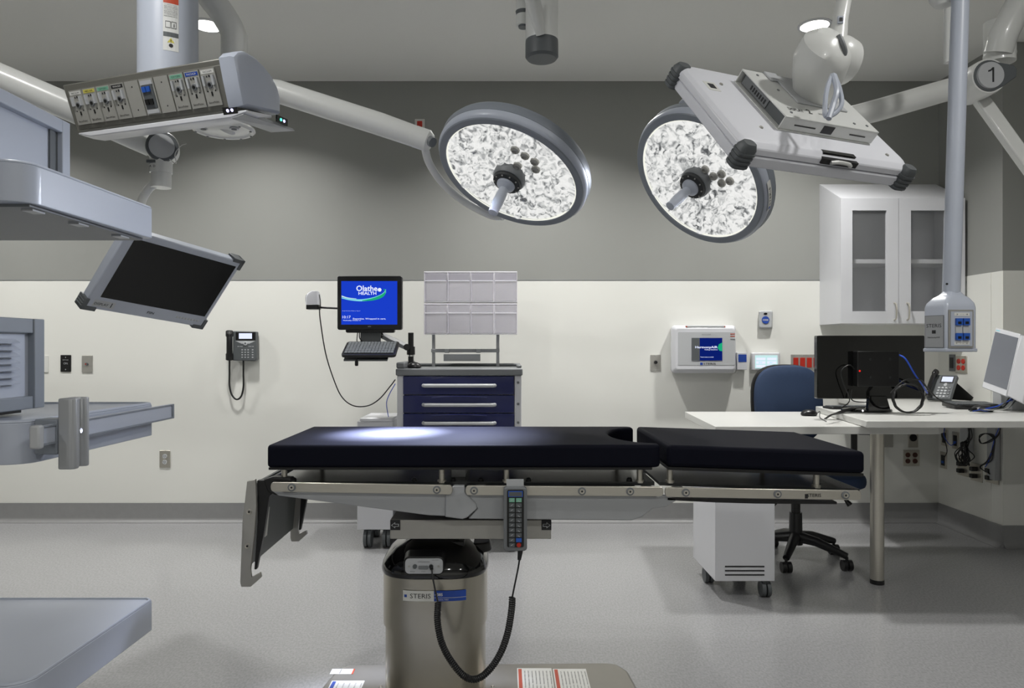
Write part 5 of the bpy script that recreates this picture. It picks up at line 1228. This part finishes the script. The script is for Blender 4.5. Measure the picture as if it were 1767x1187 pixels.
# red rocker switches
def ex_red(t, c):
    for k in range(4):
        xc_ = X(1372.5+11.6*k, YW)
        part('rocker', MB().box(xc_-.017, xc_+.017, YW-.012, YW-.005, c.z-.034, c.z+.034), M['red'], t, bevel=.002)
        for s_ in (-1, 1): part('screw', MB().lathe([(.003, 0), (.0025, -.0015)], (xc_, YW-.006, c.z+s_*.047), FW, 8), M['lgrey'], t)
wplate('switch_plate', 1390, 625.5, .204, .112, M['steeld'], 'steel plate with four red rocker switches left of the desk monitor', 'switch', ex_red)
wplate('wall_outlet', 1572, 790, .112, .112, M['steel'], 'steel plate with four dark brown sockets low behind the desk leg', 'outlet', ex_out(M['brown'], 2, 2, .021, .025, .017))
def ex_lock(t, c): part('twist_socket', MB().lathe([(.026, 0), (.024, -.006), (.01, -.006)], (c.x, YW-.006, c.z+.012), FW, 20), M['black'], t)
wplate('wall_outlet', 1575, 758, .070, .112, M['steel'], 'steel plate with a round black twist socket just under the desk', 'outlet', ex_lock)
wplate('wall_plate', 1533, 759, .060, .10, M['steeld'], 'blank steel plate low on the back wall beside the desk leg', 'wall plate', ex_screws)
# on the short right wall
def splate(name, px, py, w, h, m, label, cat, extra=None, gr=None):
    y = 3.0*FPX/(px-CX); z = Z(py, y); t = thing(name, label, cat, (WR-.004, y, z), gr)
    part('plate', MB().box(WR-.011, WR-.0035, y-w/2, y+w/2, z-h/2, z+h/2), m, t, bevel=.0015)
    if extra: extra(t, y, z)
    return t
def sx_red(t, y, z):
    for i in (-1, 1):
        for j_ in (-1, 1): part('socket', MB().lathe([(.017, 0), (.016, -.004)], (WR-.011, y+i*.024, z+j_*.021), RT, 18), M['red'], t)
splate('wall_outlet', 1661, 629, .112, .112, M['steel'], 'steel plate with four red sockets on the right side wall above the desk', 'outlet', sx_red)
def sx_bk(t, y, z): part('insert', MB().box(WR-.014, WR-.0105, y-.018, y+.018, z-.035, z+.035), M['black'], t)
splate('data_outlet', 1645, 626, .06, .112, M['mgrey'], 'narrow dark data plate on the side wall behind the desk phone', 'outlet', sx_bk)
def sx_bl(t, y, z): part('insert', MB().use(M['black']).box(WR-.014, WR-.0105, y-.018, y+.018, z-.035, z+.035).use(M['blue']).box(WR-.016, WR-.0135, y-.012, y+.012, z-.02, z-.004), None, t)
splate('data_outlet', 1632, 755, .07, .112, M['steel'], 'steel data plate with a black insert highest by the corner under the desk', 'outlet', sx_bk)
splate('data_outlet', 1651, 760, .07, .112, M['steel'], 'steel data plate with a blue jack behind the hanging cable bundle', 'outlet', sx_bl)
splate('data_outlet', 1630, 794, .07, .112, M['steel'], 'steel data plate lowest by the room corner under the desk', 'outlet', sx_bl)
def sx_blkout(t, y, z):
    for j_ in (-1, 1): part('plug', MB().box(WR-.045, WR-.010, y-.016, y+.016, z+j_*.022-.013, z+j_*.022+.013), M['black'], t, bevel=.003)
for (px, py, l) in ((1664, 806, 'first steel power outlet of the low row, behind the cable bundle'), (1687, 815, 'middle steel power outlet of the low row under the desk'), (1714, 818, 'steel power outlet nearest the wall edge, with two black plugs')):
    splate('wall_outlet', px, py, .112, .112, M['steel'], l, 'outlet', sx_blkout, 'power outlets in a low row on the right side wall')
# metal cable trunking near the corner edge
solo('wall_box', MB().box(WR-.035, WR-.0035, 4.375, 4.45, Z(828, 4.4), Z(738, 4.4)), M['alu'], 'vertical grey metal raceway on the side wall at its outer edge under the desk', 'raceway', bevel=.002)
solo('wall_box', MB().box(WR-.045, WR-.0035, 4.62, 4.70, Z(780, 4.65), Z(738, 4.65)), M['lgrey'], 'short pale raceway on the side wall directly under the desk top', 'raceway', bevel=.004)
# hanging cable bundles
def sideP(px, py, off=.04): y = (3.0-off)*FPX/(px-CX); return P(px, py, y)
q = MB()
for k in range(9):
    r0 = random.uniform
    q.use(M['cable'])
    q.tube(smoothpath([sideP(1672+r0(-3, 3), 736), sideP(1673+r0(-5, 5), 755+r0(-4, 4)), sideP(1662+r0(-6, 8), 772+r0(-4, 4), .07), sideP(1655+r0(-8, 12), 785+r0(-6, 6), .07), sideP(1662+r0(-9, 9), 800+r0(-4, 4), .06), sideP(1672+r0(-8, 10), 790+r0(-8, 8), .06), sideP(1666+r0(-4, 4), 770+r0(-5, 5), .06), sideP(1660+r0(-4, 6), 765, .08), sideP(1667+r0(-8, 8), 796+r0(-3, 8), .05)]), .0030, 6)
solo('cable_bundle', q, None, 'thick knot of black cables hanging down the right side wall under the desk', 'cable')
q = MB().use(M['cable'])
for k in range(3):
    r0 = random.uniform
    q.tube(smoothpath([sideP(1728+r0(-3, 2), 738), sideP(1722+r0(-3, 2), 750), sideP(1712, 758+r0(-3, 3)), sideP(1697+r0(-4, 4), 765), sideP(1690, 753+r0(-3, 3)), sideP(1700+r0(-3, 3), 748), sideP(1716, 756+r0(-3, 3)), sideP(1714, 775+r0(-4, 4)), sideP(1706+r0(-6, 6), 795), sideP(1694+r0(-3, 3), 806), sideP(1708, 818)]), .0028, 6)
q.use(M['cableb']).tube(smoothpath([sideP(1724, 738), sideP(1716, 758), sideP(1708, 790), sideP(1700, 806)]), .0025, 6)
solo('cable_bundle', q, None, 'looser looped cables nearest the wall edge under the desk', 'cable')
q = MB().use(M['cable']).tube(smoothpath([sideP(1626, 738), sideP(1625, 752), sideP(1632, 766), sideP(1634, 780), sideP(1629, 790, .015)]), .0028, 6).use(M['cableb']).tube(smoothpath([sideP(1630, 738), sideP(1629, 752), sideP(1640, 768), sideP(1650, 762, .015)]), .0025, 6)
solo('cable_bundle', q, None, 'thin black and blue cables at the room corner under the desk', 'cable')
